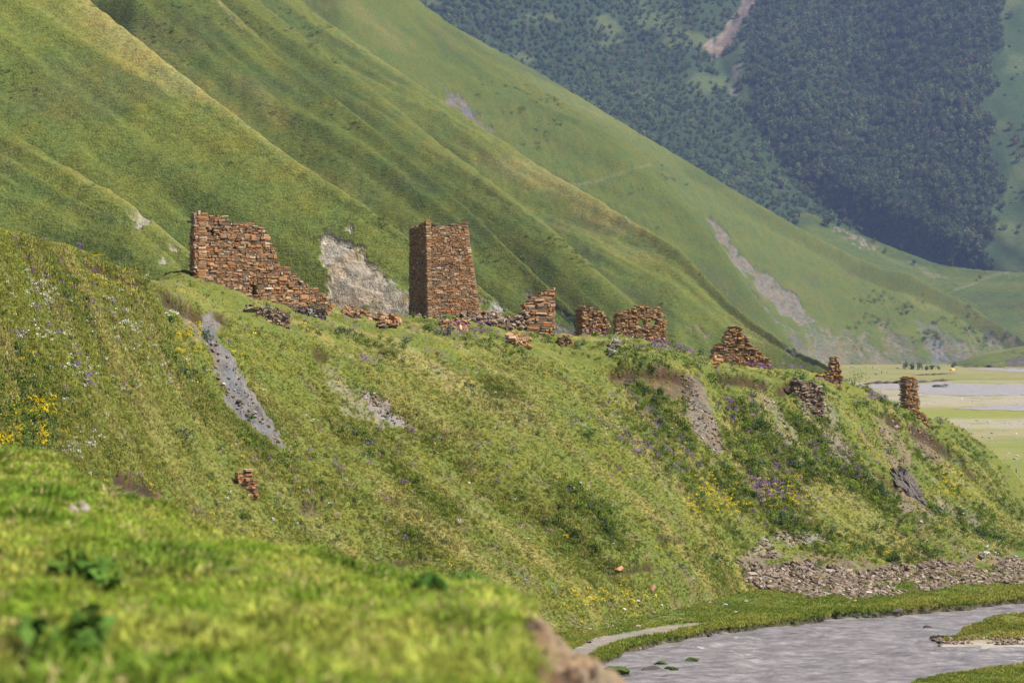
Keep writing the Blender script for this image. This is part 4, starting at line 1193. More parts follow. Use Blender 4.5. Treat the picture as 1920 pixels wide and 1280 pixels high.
def flower_head(seed, n, spread, h, size, kind):
    r = np.random.default_rng(seed)
    VV, TT, CC = [], [], []
    for k in range(n):
        a = r.uniform(0, 6.283); rad = spread * math.sqrt(r.uniform(0, 1))
        x, y = rad * math.cos(a), rad * math.sin(a)
        z = h * r.uniform(0.6, 1.05)
        m = 3
        for q in range(m):
            nn = r.normal(0, 0.6, 3) + np.array((0.2, -0.5, 0.6))
            nn /= np.linalg.norm(nn)
            t = np.cross(nn, r.normal(0, 1, 3)); t /= np.linalg.norm(t); b = np.cross(nn, t)
            s = size * r.uniform(0.6, 1.2)
            p = np.array((x, y, z + (q * size * 1.1 if kind == 'spike' else r.normal(0, size * 0.4))))
            o = len(VV)
            VV += [p - t * s, p + b * s * 0.8, p + t * s, p - b * s * 0.8]
            TT += [(o, o + 1, o + 2), (o, o + 2, o + 3)]
            c = r.uniform(0.75, 1.2)
            CC += [(c, c, c)] * 4
    return tri_cloud('flower', np.array(VV), np.array(TT), np.array(CC))

def upright(n, tilt=0.15):
    r = np.zeros((n, 3)); r[:, 0] = RNG.normal(0, tilt, n); r[:, 1] = RNG.normal(0, tilt, n); r[:, 2] = RNG.uniform(0, 6.283, n)
    return r

def spur_sample(n, xr=(-60, 1990), yr=(420, 1200)):
    px = RNG.uniform(xr[0], xr[1], n); py = RNG.uniform(yr[0], yr[1], n)
    D, Z, B, ok = spur_hit(px, py)
    ok &= Z > 0.3
    return px[ok], py[ok], D[ok], Z[ok], B[ok]

def spur_cover(X, D):
    c_, s_ = 0.52, 0.854
    along = X * c_ + D * s_; down = X * s_ - D * c_
    return fbm(along / 3.2, down / 22.0, 51, 4), fbm(X / 6, D / 6, 52, 4)

def spur_vegetation():
    # grass
    px, py, D, Z, B = spur_sample(185000)
    keep = RNG.random(len(px)) > B * 1.15
    px, py, D, Z = px[keep], py[keep], D[keep], Z[keep]
    X = (px - CX) * D / F
    n1, n2 = spur_cover(X, D)
    n = len(px)
    C = lerp(GREEN * np.array((1.75, 1.62, 1.5)), DRY * 1.62, smooth(-0.35, 0.75, n1 * 0.9 + 0.35 * n2 + 0.1 + RNG.normal(0, 0.13, n)))
    C = lerp(C, np.array((0.105, 0.16, 0.024)), smooth(0.2, 0.9, n2 - 0.2 * n1 + RNG.normal(0, 0.2, n)) * 0.45)
    C = C * RNG.uniform(0.85, 1.15, n)[:, None]
    bench = (py < interp(px, EDGE_Y) - 2)
    sc = RNG.uniform(0.24, 0.60, n) * np.where(bench, 0.6, 1.0) * (0.7 + 0.5 * smooth(-0.3, 0.6, n2)) * (1 + 0.35 * smooth(420, 250, px))
    P = np.stack([X, D, Z - 0.02], -1)
    tufts = proto_collection('tuft', [tuft(500 + i, n=20 + 4 * (i % 3), h=0.34 + 0.05 * (i % 4), w=0.04, spread=0.2 + 0.03 * (i % 3)) for i in range(7)])
    scatter('grass', P, RNG.integers(0, 7, n), upright(n), np.stack([sc * 1.15, sc * 1.15, sc], -1), C, tufts)
    # herbs: low dark leafy clumps, thick on the right half and along the edge
    px, py, D, Z, B = spur_sample(60000)
    X = (px - CX) * D / F
    n1, n2 = spur_cover(X, D)
    big = fbm(X / 11, D / 11, 71, 3)
    dens = 0.03 + 0.40 * smooth(950, 1350, px + 200 * big) * smooth(-0.5, 0.5, n2 + 0.2) + 0.16 * smooth(0.25, 0.8, n2) * (0.35 + 0.65 * smooth(1000, 1200, px)) + 0.35 * smooth(0, 60, 420 - px) * smooth(600, 800, py) * smooth(-0.1, 0.5, n2)
    dens = dens + 0.35 * np.exp(-((py - interp(px, EDGE_Y) + 16) / 12) ** 2) * (px > 560) * smooth(-0.4, 0.3, n2)
    dens = dens * smooth(1175, 1060, py + (px < 1380) * 60)
    keep = (RNG.random(len(px)) < dens) & (B < 0.25)
    px, py, D, Z, X, n2 = px[keep], py[keep], D[keep], Z[keep], X[keep], n2[keep]
    n = len(px)
    C = lerp(np.array((0.034, 0.068, 0.014)), np.array((0.125, 0.180, 0.026)), np.clip(RNG.random(n) * 0.7 + 0.45 * fbm(X / 1.5, D / 1.5, 73, 2) + 0.15, 0, 1)) * RNG.uniform(0.8, 1.2, n)[:, None]
    grey = RNG.random(n) < 0.14
    C[grey] = np.array((0.06, 0.09, 0.05)) * RNG.uniform(0.8, 1.2, grey.sum())[:, None]
    sc = RNG.uniform(0.45, 1.25, n) * (0.8 + 0.5 * smooth(0, 0.7, n2))
    herbs = proto_collection('herb', [leaf_blob(600 + i, 70, 0.36, 0.26, 0.055, lumps=4) for i in range(7)])
    scatter('herb_layer', np.stack([X, D, Z - 0.03], -1), RNG.integers(0, 7, n), upright(n, 0.1), np.stack([sc, sc, sc * RNG.uniform(0.7, 1.5, n)], -1), C, herbs)
    # flowers
    def patch(blobs, n0, base=0.0, gain=1.0, dense=()):
        px, py, D, Z, B = spur_sample(n0)
        w = np.full(len(px), base)
        for (x, y, sx, sy, a) in blobs:
            w = np.maximum(w, a * np.exp(-((px - x) / sx) ** 2 - ((py - y) / sy) ** 2))
        X = (px - CX) * D / F
        w = w * smooth(-0.5, 0.5, fbm(X / 1.7, D / 1.7, 81, 3))
        keep = (RNG.random(len(px)) < w * gain) & (B < 0.6)
        out = [px[keep], py[keep], D[keep], Z[keep], X[keep]]
        for (x0, x1, y0, y1, m) in dense:
            a, b, d, z, q = spur_sample(m, (x0, x1), (y0, y1))
            k = RNG.random(len(a)) < smooth(-0.3, 0.3, fbm((a - CX) * d / F / 0.9, d / 0.9, 83, 3)) * smooth(0, 0.35, 1 - ((2 * a - x0 - x1) / (x1 - x0)) ** 2) * smooth(0, 0.35, 1 - ((2 * b - y0 - y1) / (y1 - y0)) ** 2)
            out = [np.concatenate([u, v[k]]) for u, v in zip(out, (a, b, d, z + 0.08, (a - CX) * d / F))]
        return out
    PB = [(90, 580, 160, 120, .05), (130, 690, 90, 60, .07), (30, 490, 60, 40, .07), (900, 632, 90, 14, .5), (620, 612, 40, 8, .5), (690, 685, 16, 10, .7), (1270, 655, 36, 9, 1.0), (1215, 652, 36, 8, .6), (1120, 632, 46, 8, .4), (1455, 690, 46, 5, 1.0), (1350, 700, 30, 6, .3), (1560, 712, 34, 8, .6), (1660, 746, 40, 7, .9), (1700, 752, 20, 5, .8), (1450, 900, 60, 40, .45), (1420, 925, 26, 14, .8), (1250, 850, 110, 40, .28), (1340, 790, 90, 60, .2), (1480, 960, 70, 40, .3), (1600, 860, 110, 60, .18), (1180, 790, 90, 50, .15), (1550, 1080, 160, 20, .15), (700, 870, 200, 80, .05), (600, 560, 40, 5, .5), (880, 612, 60, 6, .4)]
    px, py, D, Z, X = patch(PB, 80000, 0.003, 1.1, [(1220, 1310, 636, 668, 130), (1400, 1510, 684, 700, 90), (1620, 1710, 738, 760, 80), (1390, 1480, 890, 945, 90)])
    n = len(px)
    C = lerp(np.array((0.20, 0.09, 0.30)), np.array((0.30, 0.15, 0.34)), RNG.random(n))
    fl = proto_collection('purple', [flower_head(700 + i, 9, 0.22, 0.46, 0.04, 'spike') for i in range(4)])
    sc = RNG.uniform(0.7, 1.3, n)
    scatter('purple_wildflowers', np.stack([X, D, Z], -1), RNG.integers(0, 4, n), upright(n, 0.1), np.stack([sc] * 3, -1), C, fl)
    YB = [(10, 795, 70, 30, 1.0), (360, 640, 18, 26, .9), (1340, 920, 50, 40, .55), (1370, 945, 26, 16, .8), (1300, 955, 30, 16, .7), (1480, 920, 26, 18, .8), (1460, 940, 30, 20, .5), (1780, 915, 40, 20, .7), (440, 670, 26, 14, .4), (1580, 1050, 120, 20, .15), (1880, 1050, 40, 20, .3), (180, 520, 120, 40, .12), (1140, 1130, 70, 20, .4)]
    px, py, D, Z, X = patch(YB, 70000, 0.006, 1.5, [(-60, 100, 755, 850, 900), (330, 380, 610, 680, 130), (1300, 1400, 890, 975, 160), (1420, 1520, 890, 960, 110), (1740, 1840, 890, 940, 120)])
    n = len(px)
    C = np.array((0.72, 0.55, 0.02)) * RNG.uniform(0.8, 1.2, n)[:, None]
    fl = proto_collection('yellow', [flower_head(720 + i, 9, 0.2, 0.46, 0.042, 'dot') for i in range(4)])
    sc = RNG.uniform(0.6, 1.2, n)
    scatter('yellow_wildflowers', np.stack([X, D, Z], -1), RNG.integers(0, 4, n), upright(n, 0.1), np.stack([sc] * 3, -1), C, fl)
    WB = [(70, 550, 60, 40, .20), (230, 620, 70, 40, .13), (160, 700, 80, 60, .10), (60, 640, 80, 40, .08), (320, 720, 60, 40, .07), (120, 850, 80, 30, .1), (1180, 800, 60, 30, .08), (1840, 1040, 60, 12, .4), (1160, 640, 30, 10, .3), (1400, 700, 30, 8, .2)]
    px, py, D, Z, X = patch(WB, 90000, 0.0025, 2.0)
    n = len(px)
    C = np.array((0.62, 0.64, 0.54)) * RNG.uniform(0.8, 1.15, n)[:, None]
    fl = proto_collection('white', [flower_head(740 + i, 9, 0.24, 0.48, 0.045, 'umbel') for i in range(4)])
    sc = RNG.uniform(0.5, 1.1, n)
    scatter('white_wildflowers', np.stack([X, D, Z], -1), RNG.integers(0, 4, n), upright(n, 0.1), np.stack([sc] * 3, -1), C, fl)
    return tufts, herbs
TUFTS, HERBS = spur_vegetation()

STONES = proto_collection('scree_stone', [v[0] for v in variants(M_SCREE)])
def scree():
    poly = SCREE[13][0]
    px = RNG.uniform(1375, 1990, 16000); py = RNG.uniform(1025, 1125, 16000)
    n1 = fbm(px / 40, py / 16, 91, 4) * 14
    m = in_poly(px + n1, py + n1 * 0.6, poly)
    px, py = px[m], py[m]
    dens = smooth(-0.35, 0.35, 1.1 * fbm(px / 50, py / 16, 92, 3) + (py - 1066) / 50)
    k = RNG.random(len(px)) < dens
    px, py = px[k], py[k]
    # thin spills up the gullies and along the foot
    ex, ey = [], []
    for p, n in ((SCREE[4][0], 500), (SCREE[2][0], 260), (SCREE[0][0], 380), (SCREE[8][0], 500), (SCREE[6][0], 250), (SCREE[7][0], 300), (SCREE[9][0], 200), (SCREE[14][0], 300), ([(1080, 1180), (1200, 1150), (1400, 1110), (1400, 1130), (1250, 1168), (1100, 1205)], 260)):
        x = RNG.uniform(min(q[0] for q in p), max(q[0] for q in p), n * 2); y = RNG.uniform(min(q[1] for q in p), max(q[1] for q in p), n * 2)
        mm = in_poly(x, y, p); ex.append(x[mm][:n]); ey.append(y[mm][:n])
    small = np.concatenate([np.zeros(len(px)), np.ones(sum(len(a) for a in ex))])
    px = np.concatenate([px] + ex); py = np.concatenate([py] + ey)
    D, Z, B, ok = spur_hit(px, py)
    gd = ground_d(py)
    flatm = ~ok | (Z < 0.42)
    D = np.where(flatm, gd, D); Z = np.where(flatm, 0.42, Z)
    n = len(px)
    s = (0.10 + 0.32 * RNG.random(n) ** 2.6) * np.where(small > 0, 0.62, 1.0)
    scl = np.stack([s * RNG.uniform(1.0, 2.0, n), s * RNG.uniform(0.8, 1.3, n), s * RNG.uniform(0.4, 0.9, n)], -1)
    rot = np.stack([RNG.normal(0, 0.4, n), RNG.normal(0, 0.4, n), RNG.uniform(0, 6.28, n)], -1)
    scatter('scree', np.stack([(px - CX) * D / F, D, Z + s * 0.15], -1), RNG.integers(0, 9, n), rot, scl, np.ones((n, 3)), STONES)
scree()

def bank_grass():
    px = RNG.uniform(1040, 2000, 52000); py = RNG.uniform(1060, 1290, 52000)
    D = ground_d(py); X = (px - CX) * D / F
    w = fbm(X / 6.0, D / 6.0, 3) * 4.0
    rt, rb = interp(px, RIVER_TOP), interp(px, RIVER_BOT)
    isl = in_poly(px + w, py + w * .6, ISLAND) & (py < 1192 + 4 * fbm(X / 9.0, D / 14.0, 11))
    land = ((py + w < rt + 2.5) | (py + w > rb + 3) | isl) & ~in_poly(px + w, py + w * .5, PATH)
    foot = interp(px, FOOT)
    land &= (D < foot + 3)
    px, py, D, X, isl, rt = px[land], py[land], D[land], X[land], isl[land], rt[land]
    n = len(px)
    n1 = fbm(X / 2.5, D / 2.5, 95, 4)
    C = lerp(np.array((0.12, 0.165, 0.026)), np.array((0.24, 0.24, 0.05)), smooth(-0.6, 0.7, n1 + RNG.normal(0, 0.25, n))) * RNG.uniform(0.75, 1.25, n)[:, None]
    edge = np.exp(-((py - rt + 6) / 9) ** 2)
    sc = RNG.uniform(0.22, 0.5, n) * (1 + 0.9 * edge) * np.where(isl, 1.15, 1.0)
    C[isl] = C[isl] * np.array((1.25, 1.05, 1.2))
    z = np.where(isl, 0.12, 0.4) + 0.02
    scatter('riverbank_grass', np.stack([X, D, z], -1), RNG.integers(0, 7, n), upright(n), np.stack([sc * 1.2, sc * 1.2, sc], -1), C, TUFTS)
    # pebbles round the island and along the waterline
    px = RNG.uniform(1720, 2000, 5000); py = RNG.uniform(1185, 1210, 5000)
    m = in_poly(px, py, [(1735, 1198), (1800, 1192), (1900, 1186), (2000, 1180), (2000, 1206), (1880, 1208), (1790, 1206)])
    px, py = px[m][:900], py[m][:900]
    q = RNG.uniform(1090, 1500, 260); qy = interp(q, RIVER_TOP) + RNG.normal(2, 3, 260)
    px = np.concatenate([px, q]); py = np.concatenate([py, qy])
    D = ground_d(py, 0.1); n = len(px)
    s = 0.10 + 0.22 * RNG.random(n) ** 2
    scatter('river_pebbles', np.stack([(px - CX) * D / F, D, np.full(n, 0.1)], -1), RNG.integers(0, 9, n), upright(n, 0.3), np.stack([s * 1.4, s, s * 0.6], -1), np.ones((n, 3)), STONES)
bank_grass()

M_PLAINSTONE = stone_mat('flood plain stone', [(0.24, 0.21, 0.18), (0.36, 0.32, 0.28), (0.46, 0.43, 0.39), (0.30, 0.25, 0.21)], (0.3, 0.2, 0.1), 0.0)
def plain_cover():
    """stones and low tussocks on the far flood plain"""
    px = RNG.uniform(1640, 1990, 2600); py = 700 + 205 * RNG.random(2600)
    D = ground_d(py); X = (px - CX) * D / F
    k = RNG.random(len(px)) < np.maximum(0.25 * (py > 800), smooth(8, 2, np.abs(py - 792)) * 0.9)
    k |= (RNG.random(len(px)) < 0.5 * smooth(10, 2, np.abs(py - 752)))
    px, py, D, X = px[k], py[k], D[k], X[k]
    n = len(px); s = 0.12 + 0.4 * RNG.random(n) ** 3
    scatter('plain_stones', np.stack([X, D, np.full(n, 0.45)], -1), RNG.integers(0, 9, n), upright(n, 0.2), np.stack([s * 2.0, s, s * 0.6], -1), np.ones((n, 3)), proto_collection('pale_stone', [v[0] for v in variants(M_PLAINSTONE)]))
plain_cover()

# near grass, out of focus
def fore_grass():
    N = 34000
    c = RNG.integers(0, len(FO_.px) - 1, N * 2); r = FO_.n0 + ((FO_.n1 - FO_.n0 + 2) * RNG.random(N * 2)).astype(int)
    D = FO_.D[r, c] + RNG.normal(0, 0.06, N * 2); Z = FO_.Z[r, c]; so = FO_.soil[r, c]
    keep = (so < 0.2 + 0.5 * (RNG.random(N * 2) < 0.04)) & (FO_.px[c] > -120) & (FO_.px[c] < 1250)
    D, Z, c = D[keep][:N], Z[keep][:N], c[keep][:N]
    X = (FO_.px[c] + RNG.uniform(-2, 2, len(D)) - CX) * D / F
    n = len(D)
    n1 = fbm(X / 0.45, D / 0.9, 411, 4); n2 = fbm(X / 0.9, D / 1.5, 415, 3)
    C = lerp(np.array((0.155, 0.235, 0.026)), np.array((0.31, 0.325, 0.066)), smooth(-0.6, 0.7, n1 + RNG.normal(0, 0.3, n)))
    C = lerp(C, np.array((0.085, 0.155, 0.022)), smooth(0.1, 0.7, n2) * 0.7) * RNG.uniform(0.6, 1.5, n)[:, None]
    sc = RNG.uniform(0.16, 0.38, n) * (1 + 0.6 * smooth(0, 0.7, n2))
    straw = RNG.random(n) < 0.10
    C[straw] = np.array((0.36, 0.31, 0.13))
    near_m = [tuft(800 + i, n=26, h=0.24, w=0.026, spread=0.16, lean_=0.9) for i in range(5)] + [leaf_blob(820 + i, 46, 0.17, 0.10, 0.04, lumps=3) for i in range(2)]
    for me in near_m: me.materials[0] = M_NEARLEAF
    near_t = proto_collection('near_tuft', near_m)
    idx = np.where(RNG.random(n) < 0.25, RNG.integers(5, 7, n), RNG.integers(0, 5, n))
    scatter('near_grass', np.stack([X, D, Z], -1), idx, upright(n, 0.2), np.stack([sc, sc, sc], -1), C, near_t)
fore_grass()

def hill_bushes():
    PP, SS, CC = [], [], []
    for k, n in ((0, 700), (1, 700), (2, 2200), (3, 1600), (4, 1400), (5, 1600), (6, 1400), (7, 2600)):
        px, D, Z, PY = HILLS[k]
        c = RNG.integers(0, len(px), n * 3); r = RNG.integers(0, len(D), n * 3)
        d, z, x = D[r, c], Z[r, c], (px[c] - CX) * D[r, c] / F
        sc = max(1.0, d.mean() / 600)
        w = smooth(0.0, 0.7, fbm(x / (22 * sc), d / (30 * sc) + z / (18 * sc), 640 + k, 4)) * smooth(-0.2, 0.5, fbm(x / (5 * sc), z / (3 * sc), 650 + k, 2))
        m = (RNG.random(n * 3) < w) & (z > 1) & (PY[r, c] > -20)
        d, z, x = d[m][:n], z[m][:n], x[m][:n]
        PP.append(np.stack([x, d, z - 0.05], -1)); SS.append(RNG.uniform(0.7, 2.0, len(d)) * sc)
        CC.append(lerp(np.array((0.075, 0.11, 0.03)), np.array((0.16, 0.18, 0.05)), RNG.random(len(d))))
    P = np.concatenate(PP); S_ = np.concatenate(SS); C = np.concatenate(CC); n = len(P)
    scatter('hillside_herbs', P, RNG.integers(0, 7, n), upright(n, 0.1), np.stack([S_ * 1.2, S_ * 1.2, S_ * 0.7], -1), C, HERBS)
hill_bushes()

# ------------------------------------------------------------------ forest on the far mountain
def tree_crown(seed, mat=M_TREE, h=10.0, w=4.2):
    return leaf_blob(seed, 210, w * 0.62, h * 0.36, 0.62, zc=h * 0.55, hollow=0.5, mat=mat, lumps=7, cvar=0.35, name='crown')
CROWNS = [tree_crown(900 + i, h=8.5 + 1.2 * (i % 3), w=3.6 + 0.5 * (i % 4)) for i in range(7)]
TREES = proto_collection('forest_tree', CROWNS)
def forest():
    # a jittered grid keeps crowns shoulder to shoulder
    gx, gy = np.meshgrid(np.arange(700, 1990, 10.5), np.arange(-40, 640, 7.0))
    gx = gx + (np.arange(gx.shape[0]) % 2)[:, None] * 5.5
    px = gx.ravel() + RNG.normal(0, 3.2, gx.size); py = gy.ravel() + RNG.normal(0, 2.4, gy.size)
    d, f, g = far_at(px, py)
    keep = RNG.random(len(px)) < f
    px, py, d, g = px[keep], py[keep], d[keep], g[keep]
    n = len(px)
    n1 = fbm(px / 70, py / 50, 95, 3)
    C = lerp(np.array((0.042, 0.064, 0.026)), np.array((0.105, 0.130, 0.050)), RNG.random(n) ** 1.5) * (1 + 0.3 * n1)[:, None]
    C[g < 0] *= np.array((1.1, 1.2, 1.05))
    brown = RNG.random(n) < 0.06
    C[brown] = np.array((0.12, 0.105, 0.06))
    sc = RNG.uniform(0.8, 1.4, n) * np.where(g < 0, 1.0, 1.22) * (1 + 0.15 * n1)
    P = np.stack([(px - CX) * d / F, d, EYE + (HY - py) * d / F - 2.0], -1)
    scatter('forest', P, RNG.integers(0, 7, n), upright(n, 0.05), np.stack([sc * 1.05, sc * 1.05, sc * RNG.uniform(0.85, 1.25, n)], -1), np.clip(C, 0.01, 1), TREES)
forest()

# single trees told apart at the forest's margin
TREE_MATS = [own_leaf_mat('tree leaves %d' % i, c) for i, c in enumerate([(0.06, 0.088, 0.034), (0.08, 0.11, 0.04), (0.07, 0.09, 0.042)])]
TREE_CROWNS = [tree_crown(950 + i, mat=TREE_MATS[i % 3], h=8.5 + i % 3, w=3.8 + 0.4 * (i % 2)) for i in range(6)]
M_BARK = plain('bark', (0.09, 0.07, 0.05))
def trunk_mesh():
    bm = bmesh.new()
    bmesh.ops.create_cone(bm, cap_ends=True, segments=7, radius1=0.28, radius2=0.12, depth=5.0, matrix=Matrix.Translation((0, 0, 2.0)))
    for a in (0.4, 2.5, 4.4):
        M = Matrix.Translation((0.9 * math.cos(a), 0.9 * math.sin(a), 4.6)) @ Euler((0, 0.75, a)).to_matrix().to_4x4()
        bmesh.ops.create_cone(bm, cap_ends=True, segments=5, radius1=0.11, radius2=0.04, depth=2.6, matrix=M)
    me = bpy.data.meshes.new('trunk'); bm.to_mesh(me); bm.free(); me.materials.append(M_BARK)
    return me
TRUNK = trunk_mesh()
def tree(loc, scale, k, label, group):
    root = empty('deciduous_tree', loc)
    root.scale = (scale,) * 3
    root.rotation_euler = (0, 0, random.uniform(0, 6.28))
    tag(root, label, 'tree', group)
    link('crown', TREE_CROWNS[k % 6], None, root); link('trunk', TRUNK, None, root)
def single_trees():
    L = 'small lone tree right of the far forest, '
    LT = ['topmost of all', 'second from the top', 'level with the forest top, outermost', 'close under the outermost one', 'left of a close pair', 'beside the forest bulge', 'below the forest bulge', 'alone at middle height near the edge', 'upper of the lower cluster', 'second in the lower cluster', 'rightmost of the lower cluster', 'lowest of the upper cluster pair', 'below the lower cluster', 'lowest of all', 'left of the lower cluster', 'at the forest edge above the cluster', 'outermost, high up', 'at the forest edge, middle height', 'at the forest edge, below middle']
    for i, (x, y, s) in enumerate([(1886, 28, .9), (1893, 88, .9), (1905, 128, 1.0), (1908, 140, .8), (1898, 150, 1.1), (1905, 185, .7), (1892, 232, 1.0), (1908, 280, .7), (1896, 352, .8), (1902, 360, .7), (1906, 372, .8), (1895, 380, .7), (1888, 402, .6), (1898, 432, .7), (1878, 398, .8), (1880, 330, .9), (1912, 60, .8), (1884, 180, .9), (1876, 270, 1.0)]):
        d, f, g = far_at(np.array([float(x)]), np.array([float(y)]))
        p = pt(x, y, float(d[0])); p.z -= 4
        tree(p, s, random.randrange(6), L + LT[i], 'lone trees on the far right slope')
    L2 = 'dark tree on the slope under the forest, '
    LG2 = ['largest, by the ridge line', 'beside the largest', 'just right of the left pair', 'above the reddish scar', 'highest near the scar', 'left of the pale streak', 'small, above the ridge', 'by the scar end', 'at the head of the pale streak', 'large, at the forest foot', 'right of the large one', 'lowest one', 'rightmost, near the forest corner', 'left of the forest foot pair']
    for i, (x, y, s, d) in enumerate([(1556, 420, 1.5, 2560), (1548, 420, 1.3, 2550), (1576, 414, 1.0, 2560), (1612, 418, 1.1, 2560), (1596, 405, .9, 2570), (1690, 462, .8, 2500), (1640, 448, .7, 2500), (1660, 470, .7, 2480), (1715, 492, .8, 2450), (1820, 488, 1.2, 2500), (1850, 492, 1.0, 2500), (1838, 520, .7, 2450), (1860, 470, 1.0, 2540), (1786, 476, 1.1, 2540)]):
        tree(hill_pt(9, x, y + 6), s * 1.15, random.randrange(6), L2 + LG2[i], 'trees in the pale gully')
    L3 = ['leftmost', 'second from the left', 'third from the left', 'small one after the third', 'fourth large one', 'smallest, ending the row', 'largest near the dark bank', 'left neighbour of the last']
    for i, (x, y, s) in enumerate([(1698, 688, .75), (1712, 689, .8), (1724, 689, .7), (1738, 690, .55), (1748, 689, .6), (1760, 689, .4), (1790, 683, .55), (1785, 685, .5)]):
        d = ground_d(y + 4)
        p = pt(x, y + 4, d); p.z = -1.9 * s
        tree(p, s * 1.2, random.randrange(6), 'dark bush at the foot of the eroded ridge, ' + L3[i], 'bushes at the foot of the eroded ridge')
single_trees()

# ------------------------------------------------------------------ single plants on the bluff
def plant(name, label, cat, px, py, rx, rz, col, n=160, leaf=0.07, seed=0, lumps=6, group=None, z0=0.0):
    p = spur_pt(px, py)
    root = empty(name, (p.x, p.y, p.z - 0.1 + z0))
    tag(root, label, cat, group)
    m = own_leaf_mat('leaves ' + str(seed), col)
    link('foliage', leaf_blob(1000 + seed, n, rx, rz, leaf, mat=m, lumps=lumps, name='foliage'), None, root)
    bm = bmesh.new()
    for k in range(4):
        a = k * 1.57 + 0.4
        M = Matrix.Translation((0.16 * rx * math.cos(a), 0.16 * rx * math.sin(a), rz * 0.4)) @ Euler((0, 0.35, a)).to_matrix().to_4x4()
        bmesh.ops.create_cone(bm, cap_ends=True, segments=5, radius1=0.03, radius2=0.012, depth=rz * 1.0, matrix=M)
    me = bpy.data.meshes.new('stem'); bm.to_mesh(me); bm.free()
    link('stem', me, M_BARK, root)
    return root
DG, MG, LG, GG = (0.035, 0.072, 0.016), (0.060, 0.11, 0.02), (0.11, 0.165, 0.03), (0.07, 0.095, 0.06)
SHR = [
    (1175, 678, 1.2, 1.0, DG, 'dark green shrub at the left end of the overhanging bushes under the windowed ruin'),
    (1207, 682, 1.5, 1.1, DG, 'broad dark shrub hanging over the bare earth under the windowed ruin'),
    (1245, 682, 1.5, 1.0, MG, 'green shrub topped by purple flowers right of the broad dark shrub'),
    (1287, 686, 1.2, 0.95, MG, 'mid green shrub between the purple flowers and the gable rubble'),
    (1312, 692, 1.0, 0.95, GG, 'grey green shrub beside the tumbled slabs of the gable'),
    (1356, 728, 1.4, 1.2, DG, 'dark rounded shrub on the slope below the pointed gable'),
    (1410, 742, 0.8, 0.6, DG, 'dark low shrub left of the bluff gully under the gable'),
    (1605, 764, 1.4, 0.9, DG, 'wide dark shrub on the bluff edge left of the lone pillar'),
    (1600, 722, 1.3, 1.1, LG, 'pale yellow green shrub behind the dark one near the slim pillar'),
    (1545, 742, 0.5, 0.7, MG, 'small upright green bush at the right end of the brown retaining wall'),
    (1640, 835, 1.2, 0.8, MG, 'green shrub on the slope below the broken turf edge'),
    (1668, 850, 1.0, 0.8, DG, 'dark shrub beside the bare gully above the rock outcrop'),
    (1762, 795, 0.8, 0.6, GG, 'grey green shrub on the skyline right of the orange stub'),
    (1255, 638, 0.7, 0.7, MG, 'bright green bush at the right corner of the windowed ruin'),
    (1025, 642, 1.2, 0.7, MG, 'leafy green clump at the foot of the stepped wall fragment'),
    (838, 628, 0.9, 0.6, MG, 'green nettle clump in front of the tower'),
    (800, 618, 0.8, 0.5, MG, 'low green clump left of the nettles under the tower'),
    (758, 642, 0.9, 0.4, GG, 'low grey green clump on the bench below the tower'),
    (600, 588, 0.9, 0.5, DG, 'dark green clump between the low walls and the orange stub'),
    (650, 626, 0.8, 0.4, GG, 'grey green clump on the grassy bench below the rubble line'),
    (205, 860, 1.0, 0.7, DG, 'dark shrub above the earthy hollow on the lower left slope'),
    (350, 820, 0.8, 0.5, GG, 'grey green shrub low on the flower slope'),
    (1100, 818, 0.6, 0.45, DG, 'small dark bush alone on the open middle slope'),
    (1500, 1010, 1.3, 0.8, MG, 'green shrub just above the left end of the scree'),
    (1590, 1040, 1.5, 0.8, MG, 'broad green shrub growing at the top of the scree'),
    (1650, 1000, 1.1, 0.7, DG, 'dark shrub above the middle of the scree'),
    (388, 640, 0.6, 0.6, DG, 'dark shrub clinging to the head of the grey gravel rib'),
]
for i, (x, y, rx, rz, c, lab) in enumerate(SHR):
    plant('shrub', lab, 'shrub', x, y, rx, rz, c, int(170 * rx * max(0.7, rz) + 60), 0.085, 10 + i)

M_UMBEL = plain('white umbel', (0.62, 0.64, 0.54)); M_STEM = plain('green stem', (0.08, 0.13, 0.03))
WM = own_leaf_mat('white florets', (0.66, 0.68, 0.58))
def hogweed():
    p = spur_pt(320, 606)
    root = empty('hogweed', p)
    tag(root, 'tall plant with flat white flower heads beside the eroded gully', 'plant')
    link('foliage', leaf_blob(1100, 60, 0.5, 0.3, 0.11, mat=own_leaf_mat('hogweed leaves', MG), name='foliage'), None, root)
    for (dx, dz, s) in ((-0.28, 0.75, 0.2), (0.0, 0.9, 0.24), (0.26, 0.82, 0.2), (0.42, 0.7, 0.15), (-0.1, 0.6, 0.16)):
        bm = bmesh.new()
        bmesh.ops.create_cone(bm, cap_ends=True, segments=5, radius1=0.02, radius2=0.012, depth=dz, matrix=Matrix.Translation((dx * 0.7, 0, dz / 2)) @ Euler((0, dx * 0.5, 0)).to_matrix().to_4x4())
        me = bpy.data.meshes.new('stem'); bm.to_mesh(me); bm.free()
        link('stem', me, M_STEM, root)
        bm = bmesh.new()
        bm.free()
        h = link('flower_head', leaf_blob(int(1300 + dx * 100), 90, s * 1.1, 0.07, 0.035, zc=0.0, mat=WM, lumps=7, name='flower_head'), None, root)
        h.location = (dx, 0, dz)
hogweed()

